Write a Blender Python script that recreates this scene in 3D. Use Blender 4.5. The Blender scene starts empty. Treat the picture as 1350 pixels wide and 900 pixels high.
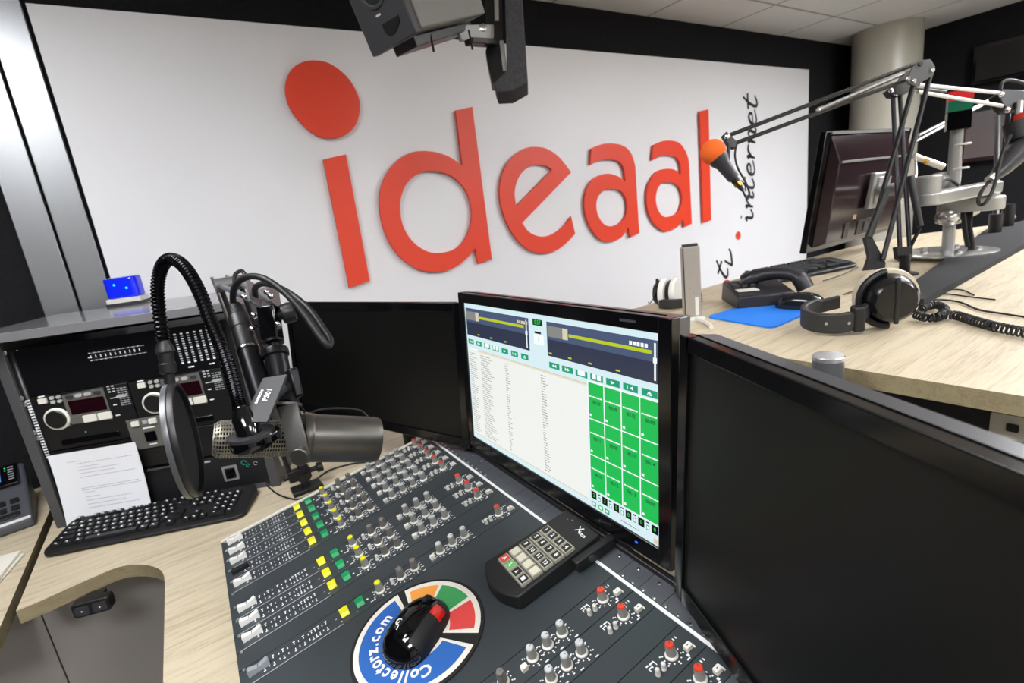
import bpy, bmesh, math, random
from mathutils import Matrix, Vector
random.seed(7)
PI = math.pi
V = Vector
C = bpy.context.scene.collection
LIFT = 1.48                       # camera height above the floor; scene is authored relative to the eye point

# ------------------------------------------------------------------ camera (f in pixels of a 1350x900 frame)
F = 678.636
pitch, roll, yaw = 0.241419, 0.1258434, 0.5726175
fw = V((math.sin(yaw)*math.cos(pitch), math.cos(yaw)*math.cos(pitch), -math.sin(pitch)))
rt0 = V((math.cos(yaw), -math.sin(yaw), 0)); dn0 = fw.cross(rt0)
rt = rt0*math.cos(roll) + dn0*math.sin(roll)
dn = dn0*math.cos(roll) - rt0*math.sin(roll)
def ray(x, y): return rt*((x-675)/F) + dn*((y-450)/F) + fw
def R(x, y, d): return ray(x, y)*d                     # point of the place at distance d
def hit(x, y, n, k):
    n = V(n); r = ray(x, y); return r*(k/n.dot(r))
def onz(x, y, z): return hit(x, y, (0,0,1), z)
DZ = -0.64      # operator desk top
FZ = -0.27      # guest table top

# ------------------------------------------------------------------ materials
MATS = {}
def srgb(c):
    o = []
    for v in c:
        v = v/255.0
        o.append(v/12.92 if v <= 0.04045 else ((v+0.055)/1.055)**2.4)
    return (o[0], o[1], o[2], 1)
def mat(name, c, rough=0.5, metal=0.0, spec=0.5, bump=0.0, bscale=200, var=0.0, vscale=20, emit=None, es=0, coat=0, trans=0, alpha=None):
    if name in MATS: return MATS[name]
    m = bpy.data.materials.new(name); m.use_nodes = True
    nt = m.node_tree; b = nt.nodes['Principled BSDF']
    b.inputs['Base Color'].default_value = srgb(c)
    b.inputs['Roughness'].default_value = rough; b.inputs['Metallic'].default_value = metal
    b.inputs['Specular IOR Level'].default_value = spec
    b.inputs['Coat Weight'].default_value = coat
    b.inputs['Transmission Weight'].default_value = trans
    if alpha is not None: b.inputs['Alpha'].default_value = alpha
    tc = nt.nodes.new('ShaderNodeTexCoord')
    if var:
        n = nt.nodes.new('ShaderNodeTexNoise'); n.inputs['Scale'].default_value = vscale; n.inputs['Detail'].default_value = 4
        nt.links.new(tc.outputs['Object'], n.inputs['Vector'])
        mx = nt.nodes.new('ShaderNodeMix'); mx.data_type = 'RGBA'
        mx.inputs['A'].default_value = srgb([max(0, v*(1-var)) for v in c]); mx.inputs['B'].default_value = srgb([min(255, v*(1+var)+2*var) for v in c])
        nt.links.new(n.outputs['Fac'], mx.inputs['Factor']); nt.links.new(mx.outputs['Result'], b.inputs['Base Color'])
    if bump:
        n = nt.nodes.new('ShaderNodeTexNoise'); n.inputs['Scale'].default_value = bscale; n.inputs['Detail'].default_value = 3
        nt.links.new(tc.outputs['Object'], n.inputs['Vector'])
        bp = nt.nodes.new('ShaderNodeBump'); bp.inputs['Strength'].default_value = bump; bp.inputs['Distance'].default_value = 0.002
        nt.links.new(n.outputs['Fac'], bp.inputs['Height']); nt.links.new(bp.outputs['Normal'], b.inputs['Normal'])
    if emit:
        b.inputs['Emission Color'].default_value = srgb(emit); b.inputs['Emission Strength'].default_value = es
    MATS[name] = m; return m

def wood(name, light, dark, axis='X', rough=0.45, scale=None):
    m = bpy.data.materials.new(name); m.use_nodes = True; nt = m.node_tree; b = nt.nodes['Principled BSDF']
    tc = nt.nodes.new('ShaderNodeTexCoord'); mp = nt.nodes.new('ShaderNodeMapping')
    mp.inputs['Scale'].default_value = (1.0, 14, 14) if axis == 'X' else (14, 1.0, 14)
    mp.inputs['Rotation'].default_value = (0, 0, 0.04)
    nt.links.new(tc.outputs['Object'], mp.inputs['Vector'])
    n1 = nt.nodes.new('ShaderNodeTexNoise'); n1.inputs['Scale'].default_value = 4.5; n1.inputs['Detail'].default_value = 8; n1.inputs['Roughness'].default_value = 0.65; n1.inputs['Distortion'].default_value = 0.6
    n2 = nt.nodes.new('ShaderNodeTexNoise'); n2.inputs['Scale'].default_value = 28; n2.inputs['Detail'].default_value = 4
    nt.links.new(mp.outputs['Vector'], n1.inputs['Vector']); nt.links.new(mp.outputs['Vector'], n2.inputs['Vector'])
    cr = nt.nodes.new('ShaderNodeValToRGB')
    cr.color_ramp.elements[0].position = 0.3; cr.color_ramp.elements[0].color = srgb(dark)
    cr.color_ramp.elements[1].position = 0.55; cr.color_ramp.elements[1].color = srgb(light)
    mx = nt.nodes.new('ShaderNodeMath'); mx.operation = 'MULTIPLY_ADD'; mx.inputs[1].default_value = 0.35
    sb = nt.nodes.new('ShaderNodeMath'); sb.operation = 'MULTIPLY'; sb.inputs[1].default_value = 0.68
    nt.links.new(n1.outputs['Fac'], sb.inputs[0]); nt.links.new(n2.outputs['Fac'], mx.inputs[0]); nt.links.new(sb.outputs[0], mx.inputs[2])
    nt.links.new(mx.outputs[0], cr.inputs['Fac']); nt.links.new(cr.outputs['Color'], b.inputs['Base Color'])
    bp = nt.nodes.new('ShaderNodeBump'); bp.inputs['Strength'].default_value = 0.10; bp.inputs['Distance'].default_value = 0.001
    nt.links.new(mx.outputs[0], bp.inputs['Height']); nt.links.new(bp.outputs['Normal'], b.inputs['Normal'])
    b.inputs['Roughness'].default_value = rough
    MATS[name] = m; return m

def glow(name, c, s=1.0): return mat(name, (5,5,5), 0.25, emit=c, es=s)

oak = wood('oak_laminate', (203,190,163), (158,142,113))
oak_edge = wood('oak_edge_band', (150,137,106), (118,106,80), scale=(1,1,26) )
black = mat('black_plastic', (22,22,23), 0.42)
blackm = mat('matt_black_plastic', (17,17,18), 0.6, bump=0.15, bscale=900)
gloss = mat('gloss_black_plastic', (7,7,9), 0.08, spec=0.6)
glossb = mat('black_piano_bezel', (9,9,11), 0.14, spec=0.6)
screenoff = mat('matt_dark_screen', (13,13,12), 0.34, spec=0.45)
dgrey = mat('dark_grey_plastic', (52,52,54), 0.5)
keym = mat('black_keycap', (25,25,27), 0.4)
lgrey = mat('light_grey_plastic', (178,178,174), 0.45)
white = mat('white_plastic', (222,220,210), 0.4)
cream = mat('cream_plastic', (228,225,214), 0.42)
legend = mat('white_legend', (240,241,242), 0.6)
greyleg = mat('grey_legend', (172,176,180), 0.6)
steel = mat('brushed_steel', (190,190,188), 0.28, metal=1.0)
chrome = mat('chrome', (220,220,222), 0.12, metal=1.0)
blacksteel = mat('black_painted_steel', (30,30,32), 0.34, metal=0.3)
greyarm = mat('grey_painted_aluminium', (172,172,170), 0.36, metal=0.55)
blackmetal = mat('satin_black_metal', (24,24,27), 0.3, metal=0.6)
foam = mat('grey_acoustic_felt', (58,58,60), 0.95, bump=0.9, bscale=260, var=0.35, vscale=120)
micgrey = mat('mic_dark_grey', (92,90,86), 0.36, metal=0.8)
rubber = mat('black_rubber', (20,20,21), 0.5)
red = mat('red_plastic', (214,66,44), 0.4)
yellow = mat('yellow_plastic', (226,222,20), 0.38)
green = mat('green_plastic', (0,148,84), 0.38)
clearknob = mat('smoked_plastic', (120,117,112), 0.12, spec=0.8)

# ------------------------------------------------------------------ mesh builder
def frame(o, ex, ey):
    ex = V(ex).normalized(); ey = V(ey); ey = (ey - ex*ey.dot(ex)).normalized(); ez = ex.cross(ey)
    return Matrix(((ex.x,ey.x,ez.x,o[0]),(ex.y,ey.y,ez.y,o[1]),(ex.z,ey.z,ez.z,o[2]),(0,0,0,1)))
def axisM(p, z):
    z = V(z).normalized(); a = V((0,0,1)) if abs(z.z) < .9 else V((1,0,0))
    x = a.cross(z).normalized(); y = z.cross(x)
    return Matrix(((x.x,y.x,z.x,p[0]),(x.y,y.y,z.y,p[1]),(x.z,y.z,z.z,p[2]),(0,0,0,1)))
def T(x=0, y=0, z=0): return Matrix.Translation((x,y,z))
def RZ(a): return Matrix.Rotation(a, 4, 'Z')
def RX(a): return Matrix.Rotation(a, 4, 'X')
def RY(a): return Matrix.Rotation(a, 4, 'Y')
def cr(pts, k=6, closed=False):
    P = [V(p) for p in pts]; n = len(P); out = []
    rng = range(n) if closed else range(n-1)
    for i in rng:
        g = (lambda j: P[j % n]) if closed else (lambda j: P[min(max(j,0),n-1)])
        a,b,c,d = g(i-1),g(i),g(i+1),g(i+2)
        for s in range(k):
            t = s/k
            out.append(0.5*((2*b)+(c-a)*t+(2*a-5*b+4*c-d)*t*t+(3*b-a-3*c+d)*t*t*t))
    if not closed: out.append(P[-1].copy())
    return out
TXT = {}
def text_geo(s, bold=0.0):
    if (s, bold) in TXT: return TXT[(s, bold)]
    cu = bpy.data.curves.new('t', 'FONT'); cu.body = s; cu.size = 1; cu.align_x = 'CENTER'; cu.align_y = 'CENTER'; cu.resolution_u = 2; cu.offset = bold
    o = bpy.data.objects.new('t', cu); C.objects.link(o)
    dg = bpy.context.evaluated_depsgraph_get(); me = o.evaluated_get(dg).to_mesh()
    r = ([v.co.copy() for v in me.vertices], [tuple(p.vertices) for p in me.polygons])
    o.evaluated_get(dg).to_mesh_clear(); bpy.data.objects.remove(o); bpy.data.curves.remove(cu)
    TXT[(s, bold)] = r; return r
def shape_geo(loops):
    """filled 2D loops (outer + holes) -> verts, faces (z=0, facing +z)"""
    cu = bpy.data.curves.new('s', 'CURVE'); cu.dimensions = '2D'; cu.fill_mode = 'FRONT'
    for L in loops:
        sp = cu.splines.new('POLY'); sp.points.add(len(L)-1); sp.use_cyclic_u = True
        for i, p in enumerate(L): sp.points[i].co = (p[0], p[1], 0, 1)
    o = bpy.data.objects.new('s', cu); C.objects.link(o)
    dg = bpy.context.evaluated_depsgraph_get(); me = o.evaluated_get(dg).to_mesh()
    r = ([v.co.copy() for v in me.vertices], [tuple(p.vertices) for p in me.polygons])
    o.evaluated_get(dg).to_mesh_clear(); bpy.data.objects.remove(o); bpy.data.curves.remove(cu)
    return r
class MB:
    def __init__(s, M=None): s.v = []; s.f = []; s.mi = []; s.M = M or Matrix()
    def add(s, vs, fs, m=0, M=None):
        MM = s.M @ M if M else s.M
        k = len(s.v); s.v += [MM @ V(p) for p in vs]
        s.f += [tuple(i+k for i in f) for f in fs]; s.mi += [m]*len(fs); return s
    def box(s, c, d, m=0, M=None):
        x,y,z = c; a,b,e = d[0]/2,d[1]/2,d[2]/2
        vs = [(x+i*a,y+j*b,z+k*e) for k in(-1,1) for j in(-1,1) for i in(-1,1)]
        return s.add(vs, [(0,2,3,1),(4,5,7,6),(0,1,5,4),(2,6,7,3),(0,4,6,2),(1,3,7,5)], m, M)
    def hull8(s, lo, hi, m=0, M=None):
        n = len(lo)
        return s.add(list(lo)+list(hi), [tuple(range(n))[::-1], tuple(range(n,2*n))]+[(i,(i+1)%n,(i+1)%n+n,i+n) for i in range(n)], m, M)
    def prism(s, poly, z0, z1, m=0, M=None, inset=0, mt=None):
        n = len(poly)
        lo = [(p[0],p[1],z0) for p in poly]; hi = [(p[0],p[1],z1) for p in poly]
        s.add(lo+hi, [tuple(range(n))[::-1]]+[(i,(i+1)%n,(i+1)%n+n,i+n) for i in range(n)], m, M)
        s.add(hi, [tuple(range(n))], m if mt is None else mt, M); return s
    def shape(s, loops, z0, z1, m=0, M=None):
        vs, fs = shape_geo(loops)
        s.add([(p.x,p.y,z1) for p in vs], fs, m, M); s.add([(p.x,p.y,z0) for p in vs], [f[::-1] for f in fs], m, M)
        for L in loops:
            n = len(L); s.add([(p[0],p[1],z0) for p in L]+[(p[0],p[1],z1) for p in L], [(i,(i+1)%n,(i+1)%n+n,i+n) for i in range(n)], m, M)
        return s
    def cyl(s, p0, p1, r0, r1=None, n=20, m=0, M=None):
        r1 = r0 if r1 is None else r1; p0 = V(p0); p1 = V(p1)
        return s.lathe(axisM(p0, p1-p0), [(r0,0),(r1,(p1-p0).length)], n, m, M)
    def lathe(s, A, prof, n=24, m=0, M=None):
        vs = []; fs = []
        for r,h in prof:
            for i in range(n):
                a = 2*PI*i/n; vs.append(A @ V((r*math.cos(a), r*math.sin(a), h)))
        for j in range(len(prof)-1):
            for i in range(n):
                k = (i+1)%n; fs.append((j*n+i, j*n+k, (j+1)*n+k, (j+1)*n+i))
        fs.append(tuple(range(n))[::-1]); fs.append(tuple((len(prof)-1)*n+i for i in range(n)))
        return s.add(vs, fs, m, M)
    def tube(s, pts, r, n=8, m=0, M=None, closed=False, flat=1.0):
        P = [V(p) for p in pts]; N = len(P); rr = r if callable(r) else (lambda i: r)
        t = [(P[(i+1)%N]-P[(i-1)%N] if closed else P[min(i+1,N-1)]-P[max(i-1,0)]).normalized() for i in range(N)]
        a = V((0,0,1)) if abs(t[0].z) < .9 else V((1,0,0)); u = t[0].cross(a).normalized(); vs = []; fs = []
        for i in range(N):
            u = (u - t[i]*u.dot(t[i])).normalized(); w = t[i].cross(u)
            for k in range(n):
                q = 2*PI*k/n; vs.append(P[i] + (u*math.cos(q) + w*math.sin(q)*flat)*rr(i))
        for i in range(N if closed else N-1):
            j = (i+1)%N
            for k in range(n): l = (k+1)%n; fs.append((i*n+k, i*n+l, j*n+l, j*n+k))
        if not closed: fs.append(tuple(range(n))[::-1]); fs.append(tuple((N-1)*n+k for k in range(n)))
        return s.add(vs, fs, m, M)
    def sphere(s, c, r, m=0, sc=(1,1,1), n=20, k=12, M=None):
        vs = []; fs = []
        for j in range(1,k):
            for i in range(n):
                a = 2*PI*i/n; b = PI*j/k; vs.append((c[0]+sc[0]*r*math.sin(b)*math.cos(a), c[1]+sc[1]*r*math.sin(b)*math.sin(a), c[2]+sc[2]*r*math.cos(b)))
        vs += [(c[0],c[1],c[2]+sc[2]*r),(c[0],c[1],c[2]-sc[2]*r)]; t = len(vs)-2
        for j in range(k-2):
            for i in range(n): l = (i+1)%n; fs.append((j*n+i,(j+1)*n+i,(j+1)*n+l,j*n+l))
        for i in range(n): l = (i+1)%n; fs.append((t,i,l)); fs.append((t+1,(k-2)*n+l,(k-2)*n+i))
        return s.add(vs, fs, m, M)
    def bar(s, p0, p1, w, t, side, m=0):
        """rectangular bar from p0 to p1, width w along 'side', thickness t"""
        p0 = V(p0); p1 = V(p1); A = frame(p0, p1-p0, side); L = (p1-p0).length
        return s.box((L/2,0,0),(L,w,t),m,A)
    def text(s, t, size, M, m=0, bold=0.0, sx=1.0):
        vs, fs = text_geo(t, bold); return s.add([V((p.x*size*sx, p.y*size, 0)) for p in vs], fs, m, M)
    def quad(s, a, b, c, d, m=0, M=None): return s.add([a,b,c,d], [(0,1,2,3)], m, M)
    def rect(s, x0, y0, x1, y1, z=0, m=0, M=None): return s.quad((x0,y0,z),(x1,y0,z),(x1,y1,z),(x0,y1,z),m,M)
    def build(s, name, mats, parent=None, M=None, bevel=0, smooth=35, seg=2, world=False):
        """M: object's matrix in its parent's space (or the world's).  world=True: vertices are world coordinates"""
        if not isinstance(mats, (list,tuple)): mats = [mats]
        me = bpy.data.meshes.new(name)
        vs = s.v
        M = M or Matrix()
        if world:
            inv = (WM[parent] @ M).inverted() if parent else M.inverted()
            vs = [inv @ p for p in vs]
        me.from_pydata([tuple(p) for p in vs], [], s.f)
        for x in mats: me.materials.append(x)
        me.polygons.foreach_set('material_index', s.mi)
        bm = bmesh.new(); bm.from_mesh(me)
        if bevel: bmesh.ops.remove_doubles(bm, verts=bm.verts, dist=1e-6)
        bmesh.ops.recalc_face_normals(bm, faces=bm.faces) if not getattr(s,'keepn',False) else None
        a = math.radians(smooth)
        for f in bm.faces: f.smooth = True
        for e in bm.edges: e.smooth = len(e.link_faces) == 2 and e.calc_face_angle(9) < a
        bm.to_mesh(me); bm.free()
        o = bpy.data.objects.new(name, me); C.objects.link(o)
        if parent: o.parent = parent
        o.matrix_basis = M
        WM[o] = (WM[parent] @ M) if parent else M
        if bevel:
            md = o.modifiers.new('bevel','BEVEL'); md.width = bevel; md.segments = seg; md.limit_method = 'ANGLE'; md.angle_limit = math.radians(40); md.harden_normals = False
        return o
WM = {}
def thing(name, label, cat, M=None, group=None):
    o = bpy.data.objects.new(name, None); C.objects.link(o); o.empty_display_size = 0.05
    o.matrix_basis = M or Matrix(); WM[o] = M or Matrix()
    o['label'] = label; o['category'] = cat
    if group: o['group'] = group
    return o
def tag(o, label, cat, group=None):
    o['label'] = label; o['category'] = cat
    if group: o['group'] = group
    return o
def struct(name, mb, m, **k):
    o = mb.build(name, m, **k); o['kind'] = 'structure'; return o
def dup(o, M, parent):
    c = o.copy(); C.objects.link(c); c.parent = parent; c.matrix_basis = M; WM[c] = WM[parent] @ M
    for ch in [x for x in bpy.data.objects if x.parent == o]:
        d = ch.copy(); C.objects.link(d); d.parent = c; d.matrix_basis = ch.matrix_basis.copy(); WM[d] = WM[c] @ ch.matrix_basis
    return c
def rrect(x0, y0, x1, y1, r, k=5):
    out = []
    for cx,cy,a in ((x1-r,y1-r,0),(x0+r,y1-r,90),(x0+r,y0+r,180),(x1-r,y0+r,270)):
        for i in range(k+1): b = math.radians(a+90*i/k); out.append((cx+r*math.cos(b), cy+r*math.sin(b)))
    return out
# ================================================================== ROOM
YW = 2.10; KW = YW/1.87; XR = 4.546*KW; ZC = 0.847*KW; ZF = -LIFT
X0, Y0 = -1.5, -2.6
felt = mat('black_felt_wall', (27,27,29), 0.95, spec=0.2, bump=0.5, bscale=300, var=0.3, vscale=60)
floorm = mat('dark_vinyl_floor', (150,146,140), 0.5, bump=0.1, bscale=150, var=0.15, vscale=14)
def ceilmat():
    m = bpy.data.materials.new('ceiling_tiles'); m.use_nodes = True; nt = m.node_tree; b = nt.nodes['Principled BSDF']
    tc = nt.nodes.new('ShaderNodeTexCoord'); mp = nt.nodes.new('ShaderNodeMapping')
    mp.inputs['Location'].default_value = (-2.235*KW, -1.584*KW, 0)
    nt.links.new(tc.outputs['Object'], mp.inputs['Vector'])
    br = nt.nodes.new('ShaderNodeTexBrick'); br.offset = 0; br.inputs['Scale'].default_value = 1; br.inputs['Mortar Size'].default_value = 0.008
    br.inputs['Brick Width'].default_value = 0.6*KW; br.inputs['Row Height'].default_value = 0.6*KW
    br.inputs['Color1'].default_value = srgb((218,215,210)); br.inputs['Color2'].default_value = srgb((214,210,205)); br.inputs['Mortar'].default_value = srgb((150,148,144))
    nt.links.new(mp.outputs['Vector'], br.inputs['Vector']); nt.links.new(br.outputs['Color'], b.inputs['Base Color'])
    n = nt.nodes.new('ShaderNodeTexNoise'); n.inputs['Scale'].default_value = 130
    bp = nt.nodes.new('ShaderNodeBump'); bp.inputs['Strength'].default_value = 0.3; bp.inputs['Distance'].default_value = 0.003
    nt.links.new(tc.outputs['Object'], n.inputs['Vector']); nt.links.new(n.outputs['Fac'], bp.inputs['Height']); nt.links.new(bp.outputs['Normal'], b.inputs['Normal'])
    b.inputs['Roughness'].default_value = 0.9; return m
mx_, my_ = (X0+XR)/2, (Y0+YW)/2
struct('floor', MB().box((mx_,my_,ZF-0.05),(XR-X0+.4,YW-Y0+.4,0.1)), floorm)
struct('ceiling', MB().box((mx_,my_,ZC+0.05),(XR-X0+.4,YW-Y0+.4,0.1)), ceilmat())
struct('wall_back', MB().box((mx_,YW+.12,(ZC+ZF)/2),(XR-X0+.4,0.2,ZC-ZF)), felt)
struct('wall_right', MB().box((XR+.1,my_,(ZC+ZF)/2),(0.2,YW-Y0+.4,ZC-ZF)), felt)
struct('wall_left', MB().box((X0-.1,my_,(ZC+ZF)/2),(0.2,YW-Y0+.4,ZC-ZF)), felt)
greywall = mat('painted_rear_wall', (205,203,198), 0.8)
struct('wall_front', MB().box((mx_,Y0-.1,(ZC+ZF)/2),(XR-X0+.4,0.2,ZC-ZF)), greywall)
pc = (4.155*KW,1.595*KW)
struct('trim_1', MB().cyl((pc[0],pc[1],ZF),(pc[0],pc[1],ZC),0.19*KW,n=64), mat('painted_column', (176,172,158), 0.32, var=0.04, vscale=3))
# aluminium strips left of the white panel (jamb of the glazed opening)
alu = mat('satin_aluminium', (150,152,154), 0.32, metal=0.75, bump=0.02)
struct('trim_2', MB().box((-0.168*KW,YW+.006,(ZC+ZF)/2),(0.074*KW,0.028,ZC-ZF)), alu, bevel=0.002)
struct('trim_3', MB().box((-0.248*KW,YW+.006,(ZC+ZF)/2),(0.074*KW,0.028,ZC-ZF)), alu, bevel=0.002)

# ceiling luminaires (recessed 60x60 panels)
def ceiling_light(x, y, label, s=1.0, lx=.64, ly=.64):
    t = thing('ceiling_light', label, 'light', T(x,y,ZC), 'recessed ceiling light panels')
    fr = MB(); fr.box((lx/2,0,-.006),(.02,ly+.02,.012)); fr.box((-lx/2,0,-.006),(.02,ly+.02,.012)); fr.box((0,ly/2,-.006),(lx-.02,.02,.012)); fr.box((0,-ly/2,-.006),(lx-.02,.02,.012))
    fr.build('frame', white, t)
    MB().box((0,0,-.003),(lx-.02,ly-.02,.004)).build('diffuser', glow('lit_diffuser', (250,251,255), 24*s) if s==1.0 else glow('lit_diffuser_%d'%int(s*100), (250,251,255), 22*s), t)
for x,y,s_,lb in ((-.523,.768,.95,'recessed ceiling light panel above the left end of the operator desk'),(-.523,-.58,1.1,'recessed ceiling light panel behind the operator at the left'),(.825,-1.254,.9,'recessed ceiling light panel behind the camera between the desks'),(3.52,.094,2.4,'unseen ceiling light panel added above the far table end to brighten the column'),(3.52,-1.254,2.0,'unseen ceiling light panel added in the far rear corner to brighten the room'),(2.173,.094,.4,'unseen ceiling light panel added to brighten the guest table'),(2.173,-1.254,.7,'recessed ceiling light panel behind the guest table')):  # table, far end and far corner panels are unseen, added for brightness
    ceiling_light(x,y,lb,s_)

# ------------------------------------------------------------------ white wall panel with the logo
panelw = mat('white_printed_panel', (234,234,236), 0.42, bump=0.03, bscale=500)
redl = mat('red_logo_letter', (236,68,38), 0.45)
blk_ink = mat('black_ink', (26,26,26), 0.6)
PY = YW                                   # front of the panel
t = thing('wall_panel', 'large white wall panel with red logo letters and black tv internet script', 'wall panel', T(1.81,PY+.01,-.3))
px0, px1 = -.1217*KW, 3.74*KW
MB().box(((px0+px1)/2,PY+.009,(.664*KW-1.0)/2),(px1-px0,.018,.664*KW+1.0)).build('board', panelw, t, world=True)
LY = PY-.020                              # letter face plane, letters stand off the panel
def wl(pts, sc, ox, oy):
    o = []
    for p in pts:
        h = hit(ox+p[0]/sc, oy+p[1]/sc, (0,1,0), LY); o.append((h.x, h.z))
    return o
def path(runs, sc, ox, oy):
    """runs: list of point runs, each smooth inside and cornered at the joints"""
    out = []
    for r in runs:
        if len(r) > 2: q = [tuple(p[:2]) for p in cr([(a,b,0) for a,b in r], 6)]
        else: q = list(r)
        out += q[:-1]
    return wl(out, sc, ox, oy)
def closed(pts, sc, ox, oy): return wl([tuple(p[:2]) for p in cr([(a,b,0) for a,b in pts], 6, True)], sc, ox, oy)
ML = Matrix(((1,0,0,0),(0,0,-1,LY),(0,1,0,0),(0,0,0,1)))      # local (x,z) plane, +z local -> -Y
def letter(loops, lab):
    m = MB(); m.shape(loops, -.012, 0, 0, ML); o = m.build('letter', redl, t, world=True, smooth=25); return o
S1=(2.728,360,60)
i_dot = closed([(150,53),(205,65),(262,108),(300,165),(313,220),(300,280),(262,320),(205,333),(150,318),(95,270),(58,215),(44,155),(60,95),(100,62)],*S1)
i_stem = wl([(181,409),(262,391),(348,846),(275,871)],*S1)
m = MB(); m.shape([i_dot],-.012,0,0,ML); m.shape([i_stem],-.012,0,0,ML); m.build('letter', redl, t, world=True, smooth=25)
S2=(3.75,490,130)
letter([path([[(415,58),(498,40)],[(498,40),(595,793)],[(595,793),(527,815)],[(527,815),(513,740)],[(513,740),(470,790),(400,840),(310,857),(220,838),(130,770),(70,670),(40,540),(50,430),(100,335),(180,272),(270,258),(370,280),(450,330)],[(450,330),(415,58)]],*S2),
        closed([(290,357),(225,375),(170,425),(142,510),(150,610),(190,690),(255,745),(325,763),(410,745),(465,690),(495,600),(488,510),(450,430),(380,375)],*S2)],'d')
S3=(5,645,170)
letter([path([[(540,285),(218,618)],[(218,618),(260,675),(320,705),(385,705),(450,675),(505,625),(540,575)],[(540,575),(567,690)],[(567,690),(500,760),(430,805),(350,817),(270,800),(190,735),(125,635),(85,530),(70,430),(78,330),(110,245),(160,180),(230,130),(300,117),(380,130),(450,175),(500,230),(540,285)]],*S3),
        path([[(415,270),(178,510)],[(178,510),(168,430),(178,360),(210,295),(260,250),(320,232),(380,245),(415,270)]],*S3)],'e')
S4=(4.5,760,130)
letter([path([[(90,295),(150,270),(220,265),(285,283),(325,325),(347,390),(352,440)],[(352,440),(373,798)],[(373,798),(318,822)],[(318,822),(308,762)],[(308,762),(270,820),(220,842),(170,845),(120,815),(75,745),(50,660),(50,580),(80,500),(130,458),(190,445),(250,462),(290,492)],[(290,492),(285,430),(262,380),(220,362),(160,362),(110,378),(82,395)],[(82,395),(90,295)]],*S4),
        closed([(195,535),(150,555),(122,600),(122,670),(155,735),(200,757),(255,740),(292,695),(302,640),(290,580),(255,542)],*S4)],'a')
letter([path([[(458,275),(510,252),(560,248),(610,262),(645,305),(665,360),(670,410)],[(670,410),(685,742)],[(685,742),(640,760)],[(640,760),(633,712)],[(633,712),(600,760),(550,782),(510,780),(465,745),(430,680),(417,600),(425,520),(460,450),(500,422),(550,415),(590,425),(620,455)],[(620,455),(618,400),(600,355),(560,337),(500,340),(447,367)],[(447,367),(458,275)]],*S4),
        closed([(550,495),(510,500),(480,540),(472,600),(485,660),(515,697),(550,700),(595,680),(622,635),(627,580),(610,525),(580,500)],*S4)],'a')
letter([wl([(732,75),(784,62),(800,720),(753,735)],*S4)],'l')
# script lettering, printed flat on the panel
def wp(x, y, e=.0015): h = hit(x,y,(0,1,0),PY); return V((h.x, PY-e, h.z))
ink = MB()
def stroke(pts, w=.010):
    P = cr(pts, 5) if len(pts) > 2 else [V(p) for p in pts]
    n = len(P); L = []; Rr = []
    for i in range(n):
        d = (P[min(i+1,n-1)]-P[max(i-1,0)]).normalized(); s = V((-d.z,0,d.x)); q = w*(.55+.45*math.sin(PI*(i+.6)/(n+.2)))
        L.append(P[i]+s*q*KW*.95); Rr.append(P[i]-s*q*KW*.95)
    ink.add(L+Rr, [(i,i+1,n+i+1,n+i) for i in range(n-1)])
GL = {'i':([[(0,.75),(.2,1),(.28,.15),(.5,0),(.8,.35)]],.85,(.35,1.55)),
 'n':([[(0,.8),(.12,.98),(.16,0)],[(.16,.35),(.5,1),(.75,.8),(.75,.1),(.95,.02),(1.1,.25)]],1.15,None),
 't':([[(.42,1.9),(.2,.9),(.2,.15),(.45,-.02),(.8,.35)],[(-.15,1.15),(.75,1.3)]],.95,None),
 'e':([[(.05,.45),(.6,.6),(.6,.92),(.35,1.02),(.08,.7),(.08,.2),(.4,-.02),(.95,.3)]],.98,None),
 'r':([[(0,.8),(.12,1),(.16,0)],[(.16,.4),(.45,.95),(.85,.95)]],.95,None),
 'v':([[(0,1),(.25,.1),(.4,0),(.85,.7),(.85,1.05)]],1,None)}
def script(word, a, b, xh):
    """word along baseline a->b on the panel, x-height xh (pixels give the two base points)"""
    A = wp(*a); B = wp(*b); tot = sum(GL[c][1] for c in word); u = (B-A)/tot; U = (B-A).normalized(); N = V((-U.z,0,U.x)); 
    if (wp(a[0]-10,a[1])-A).dot(N) < 0: N = -N
    x = 0
    for c in word:
        st, w, dot = GL[c]
        for s_ in st: stroke([A+u*(x+p[0])+N*(p[1]*xh) + u*(p[1]*.12) for p in s_])
        if dot: stroke([A+u*(x+dot[0])+N*(dot[1]*xh), A+u*(x+dot[0]+.06)+N*(dot[1]*xh+.01)], .011)
        x += w
script('internet', (992,293), (998,124), .086)
script('tv', (956,370), (969,337), .088)
ink.build('script_lettering', blk_ink, t, world=True)
dm = MB(); c0 = wp(973,310.5,.002)
dm.shape([[(c0.x+.028*math.cos(a*PI/12), c0.z+.028*math.sin(a*PI/12)) for a in range(24)]], 0, .003, 0, Matrix(((1,0,0,0),(0,0,-1,PY),(0,1,0,0),(0,0,0,1))))
dm.build('dot', redl, t, world=True)

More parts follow.
